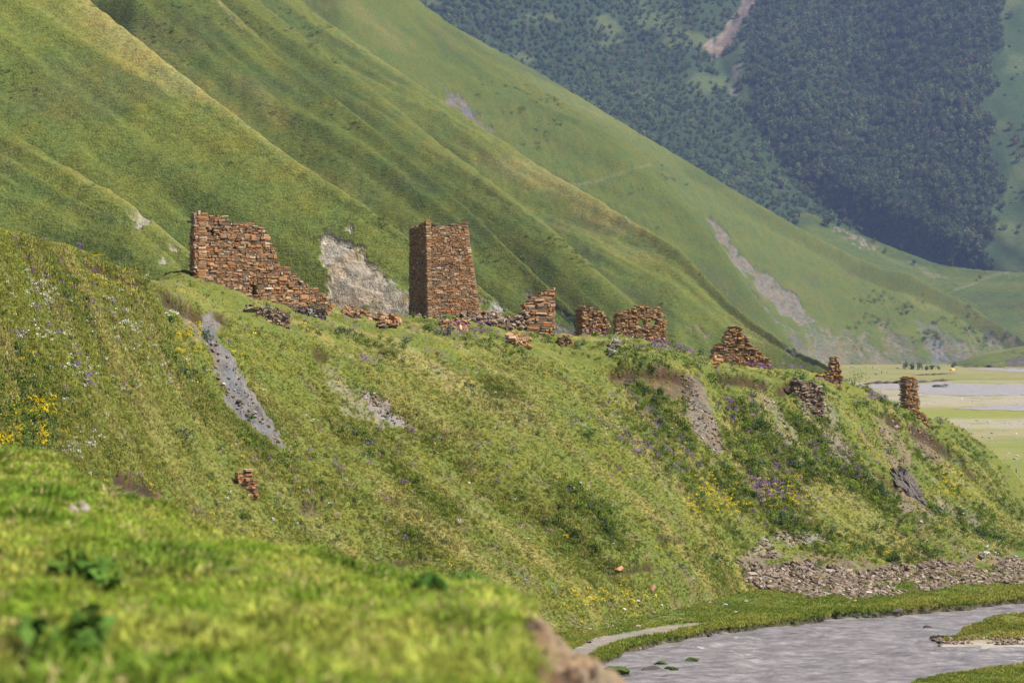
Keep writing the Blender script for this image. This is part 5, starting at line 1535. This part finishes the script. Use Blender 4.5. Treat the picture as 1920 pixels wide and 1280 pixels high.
# ------------------------------------------------------------------ rocks
def rock_mesh(seed, mat, rough=0.22, sub=3):
    bm = bmesh.new()
    bmesh.ops.create_icosphere(bm, subdivisions=sub, radius=0.5)
    r = random.Random(seed)
    planes = [(Vector((r.gauss(0, 1), r.gauss(0, 1), r.gauss(0, 1))).normalized(), r.uniform(0.26, 0.42)) for _ in range(9)]
    for v in bm.verts:
        for n, k in planes:
            e = v.co.dot(n) - k
            if e > 0: v.co -= n * e
        v.co *= 1 + r.uniform(-rough, rough) * 0.2
    me = bpy.data.meshes.new('rock'); bm.to_mesh(me); bm.free()
    me.materials.append(mat)
    return me
M_PALE = stone_mat('pale slab', [(0.30, 0.27, 0.24), (0.42, 0.39, 0.35), (0.34, 0.29, 0.24)], (0.36, 0.2, 0.1), 0.05)
M_RUST = stone_mat('rusty boulder', [(0.30, 0.16, 0.08), (0.24, 0.15, 0.10), (0.34, 0.2, 0.12)], (0.42, 0.17, 0.03), 0.3)
M_DARKROCK = stone_mat('dark wet rock', [(0.07, 0.06, 0.055), (0.11, 0.095, 0.085), (0.09, 0.08, 0.07)], (0.08, 0.10, 0.03), 0.1)
M_MOSS = plain('moss', (0.06, 0.085, 0.02), 0.95, 0.1, 0.5, 9)
ROCKS_P = [rock_mesh(40 + i, M_PALE) for i in range(4)]; ROCKS_R = [rock_mesh(50 + i, M_RUST) for i in range(3)]
def rock(name, label, px, py, size, me, group=None, flat=0.6, on='spur'):
    if on == 'spur':
        p = spur_pt(px, py)
    else:
        z = 0.05 if on == 'water' else 0.42
        d = F * (EYE - z) / (py - HY)
        p = Vector(((px - CX) * d / F, d, z))
    o = link(name, me)
    o.location = (p.x, p.y, p.z + size * flat * 0.15)
    o.scale = (size * random.uniform(1.0, 1.6), size, size * flat)
    o.rotation_euler = (random.gauss(0, 0.2), random.gauss(0, 0.2), random.uniform(0, 6.28))
    tag(o, label, 'rock', group)
    return o
rock('boulder', 'orange and white boulder in the grass low on the slope above the scree path', 1223, 1105, 0.75, ROCKS_R[0], on='spur')
rock('boulder', 'rust brown boulder lying on the terrace edge left of the orange and white one', 1162, 1066, 0.65, ROCKS_R[1])
rock('boulder', 'pale stone in the turf right below the orange and white boulder', 1196, 1126, 0.34, ROCKS_P[0])
rock('boulder', 'grey boulder at the waterline under the scree', 1683, 1147, 0.8, rock_mesh(61, M_DARKROCK), on='bank')
rock('boulder', 'largest brown boulder at the lower edge of the scree', 1568, 1114, 0.85, ROCKS_R[2])
rock('boulder', 'tan boulder on the grass strip between scree and river', 1602, 1128, 0.5, ROCKS_R[0], on='bank')
rock('boulder', 'long pale slab at the right end of the scree', 1818, 1090, 0.95, ROCKS_P[1])
rock('boulder', 'white stone lying on the bare gully below the lone pillar', 1682, 800, 0.45, ROCKS_P[2])
rock('boulder', 'small white stone standing upright in the lower left grass', 512, 976, 0.28, ROCKS_P[3], flat=1.5)
rock('boulder', 'pale slab at the foot of the brown retaining wall', 1540, 758, 0.6, ROCKS_P[0])
rock('boulder', 'grey stone on the slope right of the middle gully', 1258, 804, 0.4, ROCKS_P[1])
rock('boulder', 'pale stone on the slope just below the rock outcrop', 1727, 978, 0.5, ROCKS_P[2])
SMALL = [
    (700, 738, 'pale stone lying on the white gravel streak of the middle slope'), (945, 870, 'small pale stone on the open slope straight below the tower right edge'),
    (1020, 1000, 'small white stone on the lower slope below the stepped fragment'), (880, 905, 'small pale stone low on the slope below the tower'),
    (1090, 905, 'small stone below the lone dark bush of the middle slope'), (1130, 800, 'pale stone just right of the lone dark bush'),
    (1040, 760, 'pale stone high on the slope below the stepped wall fragment'), (540, 1000, 'pale stone near the rim of the blurred mound, below the rust coloured wall remnant'),
    (650, 900, 'pale stone on the slope below the end of the white gravel streak'), (760, 990, 'white stone on the lower slope above the blurred mound rim'),
    (820, 850, 'pale stone on the slope below the tower left corner'), (1330, 700, 'pale stone in the turf at the foot of the gable rubble'),
    (1616, 978, 'pale stone between the dark scree shrub and the rock outcrop'), (1560, 815, 'upper of two pale stones on the stony streak below the brown retaining wall'),
    (1566, 850, 'lower of two pale stones on the stony streak below the brown retaining wall'), (1400, 870, 'small stone among purple flowers right of the middle gully foot'),
    (1310, 885, 'small pale stone just below the foot of the middle gully'), (1470, 800, 'small stone on the slope midway between middle gully and retaining wall'),
    (1840, 1000, 'pale stone above the right end of the scree'), (1870, 960, 'pale stone near the right edge above the scree'),
    (1800, 950, 'pale stone on the slope right of the rock outcrop'), (1830, 898, 'pale stone close to the skyline at the right end of the bluff'),
    (990, 1010, 'small grey white stone left of its neighbour low on the middle slope'), (1085, 1000, 'small stone low on the slope above the rust brown boulder'),
    (1150, 1020, 'pale stone on the slope above the terrace edge'), (1120, 1110, 'pale stone under the terrace edge near the mound corner'),
    (1170, 1142, 'pale stone at the slope foot behind the mound corner'), (1240, 1135, 'pale stone on the turf right below the orange and white boulder'),
    (1300, 1085, 'pale stone in the grass left of the scree'), (1350, 1050, 'pale stone just off the upper left tip of the scree'),
    (420, 720, 'pale stone beside the grey gravel rib on the left'), (110, 760, 'pale stone among white flowers on the left slope')]
for x, y, lab in SMALL:
    rock('rock', lab, x, y, random.uniform(0.16, 0.32), random.choice(ROCKS_P), 'small pale stones scattered over the slope')
for x, y, lab in [(1150, 1160, 'above the muddy path'), (1185, 1150, 'behind the middle of the muddy path'), (1215, 1152, 'nearest the middle bend of the muddy path'), (1250, 1148, 'above the right half of the muddy path'), (1290, 1138, 'at the slope foot above the path end'), (1330, 1130, 'at the slope foot left of the scree'), (1360, 1134, 'between the path end and the scree'), (1105, 1180, 'closest to the blurred mound'), (1140, 1172, 'touching the upper edge of the muddy path'), (1400, 1128, 'under the left tip of the scree'), (1230, 1165, 'right beside the muddy path'), (1275, 1160, 'near the narrow end of the muddy path'), (1380, 1148, 'nearest the river bank')]:
    rock('rock', 'small grey stone on the flat riverside turf ' + lab, x, y, random.uniform(0.2, 0.42), random.choice(ROCKS_P), 'grey stones on the riverside turf', on='bank')

def outcrop():
    p = spur_pt(1704, 925)
    bm = bmesh.new()
    bmesh.ops.create_icosphere(bm, subdivisions=5, radius=1.0)
    co = np.array([v.co[:] for v in bm.verts])
    nx = fbm(co[:, 0] * 2.2 + co[:, 1], co[:, 2] * 2.2, 131, 4); ny = fbm(co[:, 0] * 7 + co[:, 1] * 3, co[:, 2] * 7 - co[:, 1] * 2, 132, 4)
    for v, a, b in zip(bm.verts, nx, ny):
        v.co *= 1 + 0.22 * a + 0.13 * b
        v.co.x *= 1.25; v.co.y *= 1.3; v.co.z *= 2.3
        v.co.x -= v.co.z * 0.42
        v.co.y += v.co.z * 0.55
    me = bpy.data.meshes.new('rock_outcrop'); bm.to_mesh(me); bm.free()
    t = NT('conglomerate')
    n = t.noise(t.pos(), 5.0, 6, 0.7); n2 = t.noise(t.pos(), 14.0, 3)
    c = t.mix(t.ramp(n, [(0.3, 0.0), (0.7, 1.0)]), (0.06, 0.05, 0.042), (0.24, 0.205, 0.18))
    m = t.bsdf(c, 0.95, t.bump(t.math('ADD', n, n2), 1.0, 0.18), 0.1)
    for q in me.polygons: q.use_smooth = False
    o = link('rock_outcrop', me, m)
    o.location = (p.x, p.y + 0.5, p.z + 0.2)
    tag(o, 'dark lumpy rock outcrop sticking out of the slope near the right edge', 'rock')
outcrop()

# river stones and driftwood
def mossy(label, px, py, size, moss=True):
    z = 0.0
    d = F * (EYE - z) / (py - HY)
    root = empty('mossy_rock', ((px - CX) * d / F, d, z))
    tag(root, label, 'rock')
    size *= 1.5
    a = link('stone', rock_mesh(int(px), M_DARKROCK), None, root); a.scale = (size * 1.5, size, size * 0.6); a.location = (0, 0, 0.0)
    if moss:
        b = link('moss_cap', rock_mesh(int(px) + 1, M_MOSS, 0.9), None, root); b.scale = (size * 1.3, size * 0.95, size * 0.5); b.location = (0.05, 0, size * 0.2)
mossy('largest green mossy rock in the river at the bottom of the picture', 1157, 1268, 1.0)
mossy('dark bare rock in the river right of the largest mossy one', 1224, 1256, 0.65, False)
mossy('small mossy rock in the middle of the river rock group', 1236, 1248, 0.5)
mossy('small mossy rock nearest the right end of the river rock group', 1258, 1257, 0.5)
mossy('rightmost low rock of the river group under green moss', 1296, 1240, 0.5)
mossy('low flat black rock just above the river rock group', 1205, 1262, 0.4, False)
mossy('small black wet rock left of the gravel islet', 1740, 1176, 0.4, False)
def driftwood():
    z = 0.05; d = F * (EYE - z) / (1196 - HY)
    bm = bmesh.new()
    n = 12; rings = []
    for i in range(n):
        t = i / (n - 1)
        r = 0.24 * (1 - 0.55 * t) * (1 + random.uniform(-0.15, 0.15))
        c = Vector((-1.1 + 2.3 * t, 0.1 * math.sin(5 * t), 0.12 + 0.10 * math.sin(3 * t)))
        rings.append([bm.verts.new(c + Vector((0, r * math.cos(a), r * math.sin(a) * 0.8))) for a in np.linspace(0, 6.283, 9)[:-1]])
    for a, b in zip(rings[:-1], rings[1:]):
        for k in range(8):
            bm.faces.new((a[k], a[(k + 1) % 8], b[(k + 1) % 8], b[k]))
    bm.faces.new(rings[0][::-1]); bm.faces.new(rings[-1])
    for (x, a) in ((-0.8, 0.9), (-0.3, -0.5), (0.4, 0.8)):
        M = Matrix.Translation((x, 0, 0.35)) @ Euler((0, a, 0.4)).to_matrix().to_4x4()
        bmesh.ops.create_cone(bm, cap_ends=True, segments=5, radius1=0.05, radius2=0.02, depth=0.45, matrix=M)
    me = bpy.data.meshes.new('driftwood_log'); bm.to_mesh(me); bm.free()
    o = link('driftwood_log', me, plain('wet wood', (0.035, 0.03, 0.02)))
    o.location = ((1766 - CX) * d / F, d, z)
    o.scale = (0.75, 0.7, 0.6)
    tag(o, 'dark waterlogged branch lying in the river at the tip of the gravel islet', 'driftwood')
driftwood()

# near pinkish stones, leafy weeds and a stump on the mound (out of focus)
def fore_pt(px, py):
    c = int(round((px - FO_.px[0]) / 4.0))
    D = FO_.D[FO_.n0:FO_.n1, c]; Z = FO_.Z[FO_.n0:FO_.n1, c]
    PY = np.minimum.accumulate(HY - (Z - EYE) * F / D)
    r = min(int((PY > py).sum()), len(D) - 1)
    return Vector(((px - CX) * D[r] / F, D[r], Z[r]))
M_PINK = stone_mat('pinkish stone', [(0.44, 0.34, 0.29), (0.5, 0.40, 0.35)], (0.4, 0.3, 0.2), 0.0)
for x, y, s, lab in ((148, 968, 0.105, 'right one of two pinkish stones on the near grassy mound'), (136, 976, 0.085, 'left one of two pinkish stones on the near grassy mound'), (49, 970, 0.05, 'small pale stone by itself near the left edge of the mound')):
    p = fore_pt(x, y); o = link('near_stone', rock_mesh(70 + x, M_PINK))
    o.location = (p.x, p.y, p.z + s * 0.45); o.scale = (s * 1.3, s, s * 1.1); tag(o, lab, 'rock')
def weed(label, px, py, r, h, col, seed):
    p = fore_pt(px, py)
    root = empty('broadleaf_weed', p)
    tag(root, label, 'plant')
    link('foliage', leaf_blob(1200 + seed, 90, r, h, 0.05, mat=own_leaf_mat('weed leaves %d' % seed, col), lumps=5, name='foliage'), None, root)
weed('dark broad leaved weed in the middle left of the blurred mound', 160, 1125, 0.13, 0.11, (0.085, 0.155, 0.028), 1)
weed('dark leafy weed low on the blurred mound near the bottom edge', 150, 1240, 0.14, 0.10, (0.085, 0.155, 0.03), 2)
weed('bright green weed standing on the far rim of the blurred mound', 875, 1100, 0.13, 0.12, (0.06, 0.125, 0.02), 3)
weed('mid green leafy weed on the blurred mound below the rim weed', 800, 1128, 0.10, 0.06, (0.045, 0.10, 0.02), 4)

# ------------------------------------------------------------------ far plain: people, horse, tent, post
def skin_person(pose):
    J = {'hip': (0, 0, 0.92), 'chest': (0, -0.02, 1.32), 'neck': (0, -0.02, 1.5), 'head': (0, -0.03, 1.66), 'crown': (0, -0.02, 1.76)}
    E = [('hip', 'chest'), ('chest', 'neck'), ('neck', 'head'), ('head', 'crown')]
    R = {'hip': 0.15, 'chest': 0.17, 'neck': 0.065, 'head': 0.105, 'crown': 0.06}
    for s, sd in ((-1, 'a'), (1, 'b')):
        step = 0.18 * s if pose == 'walk' else 0.03 * s
        J['hipj' + sd] = (0.1 * s, 0, 0.88); J['knee' + sd] = (0.11 * s, -0.04 + step * 0.5, 0.5); J['ank' + sd] = (0.12 * s, step, 0.08); J['toe' + sd] = (0.13 * s, step - 0.14, 0.03)
        J['sh' + sd] = (0.2 * s, -0.01, 1.42); J['el' + sd] = (0.27 * s, -step * 0.5, 1.13); J['wr' + sd] = (0.27 * s, -0.12 - step * 0.6, 0.9)
        E += [('hip', 'hipj' + sd), ('hipj' + sd, 'knee' + sd), ('knee' + sd, 'ank' + sd), ('ank' + sd, 'toe' + sd), ('chest', 'sh' + sd), ('sh' + sd, 'el' + sd), ('el' + sd, 'wr' + sd)]
        R.update({'hipj' + sd: 0.1, 'knee' + sd: 0.07, 'ank' + sd: 0.05, 'toe' + sd: 0.04, 'sh' + sd: 0.075, 'el' + sd: 0.05, 'wr' + sd: 0.04})
    return skin(J, E, R, 'person')

def skin(J, E, R, name):
    keys = list(J)
    me = bpy.data.meshes.new(name)
    me.from_pydata([J[k] for k in keys], [(keys.index(a), keys.index(b)) for a, b in E], [])
    o = bpy.data.objects.new(name, me); COL.objects.link(o)
    o.modifiers.new('skin', 'SKIN')
    sl = me.skin_vertices[0].data if len(me.skin_vertices) else None
    if sl is None:
        bpy.context.view_layer.objects.active = o
        sl = me.skin_vertices.new(name='skin').data
    for k, v in zip(keys, sl):
        v.radius = (R[k], R[k]); v.use_root = k == keys[0]
    o.modifiers.new('sub', 'SUBSURF').levels = 1
    o.modifiers['sub'].render_levels = 1
    dg = bpy.context.evaluated_depsgraph_get()
    out = bpy.data.meshes.new_from_object(o.evaluated_get(dg))
    out.name = name
    bpy.data.objects.remove(o)
    return out
STAND, WALK = skin_person('stand'), skin_person('walk')
CL = {}
def cloth(c):
    if c not in CL: CL[c] = plain('cloth %d' % len(CL), c, 0.9)
    return CL[c]
def person(px, py, base, top, legs, label, rz):
    me = base.copy()
    me.materials.clear()
    for m in (cloth(legs), cloth(top), cloth((0.32, 0.2, 0.14)), cloth((0.03, 0.022, 0.018))):
        me.materials.append(m)
    for f in me.polygons:
        z = f.center.z; ax = abs(f.center.x)
        f.material_index = 3 if z > 1.70 or (z > 1.6 and f.center.y > 0.0) else 2 if z > 1.5 else 1 if z > 0.93 else 2 if ax > 0.23 and z > 0.8 else 0
        f.use_smooth = True
    d = F * (EYE - 0.45) / (py - HY)
    o = link('person', me)
    o.location = ((px - CX) * d / F, d, 0.42)
    o.rotation_euler = (0, 0, rz)
    o.scale = (1.0, 1.0, 1.0)
    tag(o, label, 'person')
NAVY, WHITE, RED, BLACK, BLUE, PINKC = (0.03, 0.035, 0.08), (0.75, 0.75, 0.75), (0.30, 0.04, 0.05), (0.02, 0.02, 0.025), (0.08, 0.12, 0.32), (0.45, 0.2, 0.25)
person(1595.5, 690.5, STAND, NAVY, BLACK, 'leftmost person on the far plain, dressed all in dark clothes', 0.4)
person(1599.5, 691, WALK, BLACK, NAVY, 'person in black walking just right of the leftmost dark figure', 2.0)
person(1611, 690, STAND, (0.55, 0.6, 0.75), NAVY, 'person in a pale blue top standing apart on the far plain', 1.0)
person(1623, 690, WALK, BLUE, NAVY, 'person in a blue jacket walking on the far plain left of the red one', 4.0)
person(1636, 691, STAND, RED, BLACK, 'person in a dark red top beside the white clad pair', 0.2)
person(1640, 691, STAND, WHITE, WHITE, 'left person of the pair in white on the far plain', 1.3)
person(1643.2, 692.5, STAND, WHITE, (0.5, 0.5, 0.5), 'right person of the pair in white, nearest the grey bundle', 5.0)
person(1641.8, 703.5, STAND, BLACK, BLACK, 'person in black in the nearer row, left beside one in a white top', 0.0)
person(1644.5, 703, STAND, WHITE, NAVY, 'person in a white top and dark trousers in the nearer row', 2.2)
person(1653, 700.5, WALK, NAVY, BLACK, 'dark clad person alone in the middle of the nearer row', 3.0)
person(1663, 701, STAND, NAVY, PINKC, 'rightmost person of the nearer row with pink trousers', 1.8)

def horse():
    J = {'hip': (0.75, 0, 1.2), 'mid': (0, 0, 1.12), 'chest': (-0.65, 0, 1.2), 'neck': (-1.0, 0, 1.25), 'poll': (-1.35, 0, 0.85), 'muzzle': (-1.5, 0, 0.45), 'tail': (1.0, 0, 1.15), 'tailend': (1.12, 0, 0.55)}
    R = {'hip': 0.3, 'mid': 0.33, 'chest': 0.3, 'neck': 0.2, 'poll': 0.15, 'muzzle': 0.09, 'tail': 0.07, 'tailend': 0.05}
    E = [('hip', 'mid'), ('mid', 'chest'), ('chest', 'neck'), ('neck', 'poll'), ('poll', 'muzzle'), ('hip', 'tail'), ('tail', 'tailend')]
    for s, sd in ((-1, 'a'), (1, 'b')):
        J.update({'st' + sd: (0.72, 0.16 * s, 0.85), 'hock' + sd: (0.92, 0.17 * s, 0.5), 'hh' + sd: (0.82, 0.17 * s, 0.05), 'el' + sd: (-0.62, 0.15 * s, 0.85), 'kn' + sd: (-0.64, 0.16 * s, 0.45), 'fh' + sd: (-0.62, 0.16 * s, 0.05)})
        R.update({'st' + sd: 0.16, 'hock' + sd: 0.075, 'hh' + sd: 0.06, 'el' + sd: 0.12, 'kn' + sd: 0.07, 'fh' + sd: 0.06})
        E += [('hip', 'st' + sd), ('st' + sd, 'hock' + sd), ('hock' + sd, 'hh' + sd), ('chest', 'el' + sd), ('el' + sd, 'kn' + sd), ('kn' + sd, 'fh' + sd)]
    me = skin(J, E, R, 'horse')
    me.materials.append(plain('horse coat', (0.09, 0.085, 0.095)))
    d = F * (EYE - 0.45) / (692.5 - HY)
    o = link('horse', me)
    o.location = ((1683 - CX) * d / F, d, 0.42)
    tag(o, 'dark grey horse grazing on the far plain right of the people', 'horse')
horse()
def bundle():
    bm = bmesh.new(); bmesh.ops.create_icosphere(bm, subdivisions=2, radius=0.5)
    for v in bm.verts:
        v.co.x *= 1.6; v.co.z *= 0.7; v.co *= random.uniform(0.88, 1.1)
    me = bpy.data.meshes.new('cloth_bundle'); bm.to_mesh(me); bm.free()
    d = F * (EYE - 0.45) / (693 - HY)
    o = link('cloth_bundle', me, cloth((0.6, 0.6, 0.63)))
    o.location = ((1648.5 - CX) * d / F, d, 0.7)
    tag(o, 'pale grey bundle lying on the ground beside the white clad pair', 'bundle')
bundle()
def tent():
    d = F * (EYE - 0.45) / (694.5 - HY)
    root = empty('dome_tent', ((1785.5 - CX) * d / F, d, 0.42))
    tag(root, 'small orange dome tent on the far plain', 'tent')
    bm = bmesh.new()
    n, m = 16, 7
    rings = []
    for j in range(m):
        a = j / (m - 1) * math.pi / 2
        ring = []
        for i in range(n):
            b = i / n * 2 * math.pi
            rib = 1 - 0.07 * math.sin(b * 2) ** 2
            ring.append(bm.verts.new((2.0 * rib * math.cos(b) * math.cos(a), 1.7 * rib * math.sin(b) * math.cos(a), 1.75 * math.sin(a))))
        rings.append(ring)
    for a, b in zip(rings[:-1], rings[1:]):
        for i in range(n):
            try: bm.faces.new((a[i], a[(i + 1) % n], b[(i + 1) % n], b[i]))
            except ValueError: pass
    bmesh.ops.remove_doubles(bm, verts=bm.verts, dist=0.02)
    me = bpy.data.meshes.new('canopy'); bm.to_mesh(me); bm.free()
    link('canopy', me, plain('orange tent cloth', (0.80, 0.36, 0.07), 0.7), root)
    V, Q = box_np((-0.5, -1.75, 0.05), (0.5, -1.5, 1.0))
    V[4:, 0] *= 0.35; V[4:, 1] += 0.45
    link('door_flap', mesh_np('door_flap', V, Q, plain('tent door', (0.75, 0.55, 0.25)), flat=True), None, root)
tent()
def post(px, py, h, label):
    d = F * (EYE - 0.4) / (py - HY)
    bm = bmesh.new()
    bmesh.ops.create_cone(bm, cap_ends=True, segments=8, radius1=0.09, radius2=0.07, depth=h, matrix=Matrix.Translation((0, 0, h / 2 - 0.05)))
    for v in bm.verts: v.co.x += 0.03 * v.co.z
    bmesh.ops.bevel(bm, geom=[e for e in bm.edges if e.calc_length() < 0.08], offset=0.015, segments=1, affect='EDGES')
    me = bpy.data.meshes.new('wooden_post'); bm.to_mesh(me); bm.free()
    o = link('wooden_post', me, plain('weathered wood', (0.07, 0.06, 0.05)))
    o.location = ((px - CX) * d / F, d, 0.4)
    tag(o, label, 'post')
post(1905, 892, 1.25, 'thin wooden fence post on the plain at the right edge')
def stick():
    p = spur_pt(29, 658)
    bm = bmesh.new()
    bmesh.ops.create_cone(bm, cap_ends=True, segments=7, radius1=0.07, radius2=0.045, depth=0.62, matrix=Matrix.Translation((0, 0, 0.3)) @ Euler((0.1, 0.15, 0)).to_matrix().to_4x4())
    bmesh.ops.create_cone(bm, cap_ends=True, segments=6, radius1=0.035, radius2=0.015, depth=0.3, matrix=Matrix.Translation((0.07, 0, 0.5)) @ Euler((0, 0.8, 0)).to_matrix().to_4x4())
    me = bpy.data.meshes.new('dead_stump'); bm.to_mesh(me); bm.free()
    o = link('dead_stump', me, plain('dead wood', (0.03, 0.025, 0.02)))
    o.location = p
    tag(o, 'thin dark dead stump among flowers at the left edge of the slope', 'stump')
stick()

# cut banks on the far plain: brown earth steps along the river
def islet_bush():
    d = ground_d(726)
    root = empty('shrub', ((1762 - CX) * d / F, d, 0.4))
    tag(root, 'long low green bush on the far river islet beyond the lone pillar', 'shrub')
    f = link('foliage', leaf_blob(1400, 420, 1.9, 0.9, 0.22, mat=own_leaf_mat('willow leaves', (0.06, 0.09, 0.04)), lumps=9, name='foliage'), None, root)
    f.scale = (1.7, 1.0, 0.9)
islet_bush()
def cutbank(pts, h):
    n = len(pts) * 8
    xs = np.linspace(pts[0][0], pts[-1][0], n); ys = np.interp(xs, [p[0] for p in pts], [p[1] for p in pts])
    V = []
    nz = fbm(xs / 9.0, ys, 601, 3)
    for x, y, q in zip(xs, ys, nz):
        d = ground_d(y + 0.7 * q); k = (x - CX) / F
        e = min(1.0, (x - xs[0]) / 25, (xs[-1] - x) / 25)
        hh = h * max(0.05, 0.75 + 0.6 * q) * max(e, 0.02)
        V += [(k * d, d, 0.3), (k * (d + 0.3), d + 0.3, 0.4 + hh), (k * (d + 14), d + 14, 0.45 + hh * 0.9), (k * (d + 40), d + 40, 0.3)]
    Q = []
    for i in range(n - 1):
        for k in range(3):
            a = i * 4 + k
            Q.append((a, a + 4, a + 5, a + 1))
    cols = np.tile(np.array([(0.07, 0.045, 0.04), (0.07, 0.05, 0.04), (0.15, 0.15, 0.05), (0.15, 0.15, 0.05)]), (n, 1))
    tag(link('earth_bank', mesh_np('earth_bank', np.array(V), np.array(Q), M_FLOOR, cols=cols)), kind='structure')
cutbank([(1618, 720), (1660, 719), (1720, 718), (1790, 713)], 1.5)
cutbank([(1712, 703.5), (1750, 703), (1795, 700)], 1.1)
cutbank([(1800, 688.5), (1850, 688), (1885, 689)], 1.6)

# ------------------------------------------------------------------ haze
V, Q = box_np((-2600, -60, -3.0), (2600, 4700, 760))
hz = link('haze', mesh_np('haze', V, Q, flat=True))
hm = bpy.data.materials.new('valley haze'); hm.use_nodes = True
hm.node_tree.nodes.clear()
ho = hm.node_tree.nodes.new('ShaderNodeOutputMaterial'); pv = hm.node_tree.nodes.new('ShaderNodeVolumePrincipled')
pv.inputs['Color'].default_value = (0.46, 0.58, 1.0, 1)
pv.inputs['Density'].default_value = 0.000052
pv.inputs['Anisotropy'].default_value = 0.2
hm.node_tree.links.new(pv.outputs[0], ho.inputs['Volume'])
hz.data.materials.append(hm)
tag(hz, kind='stuff')
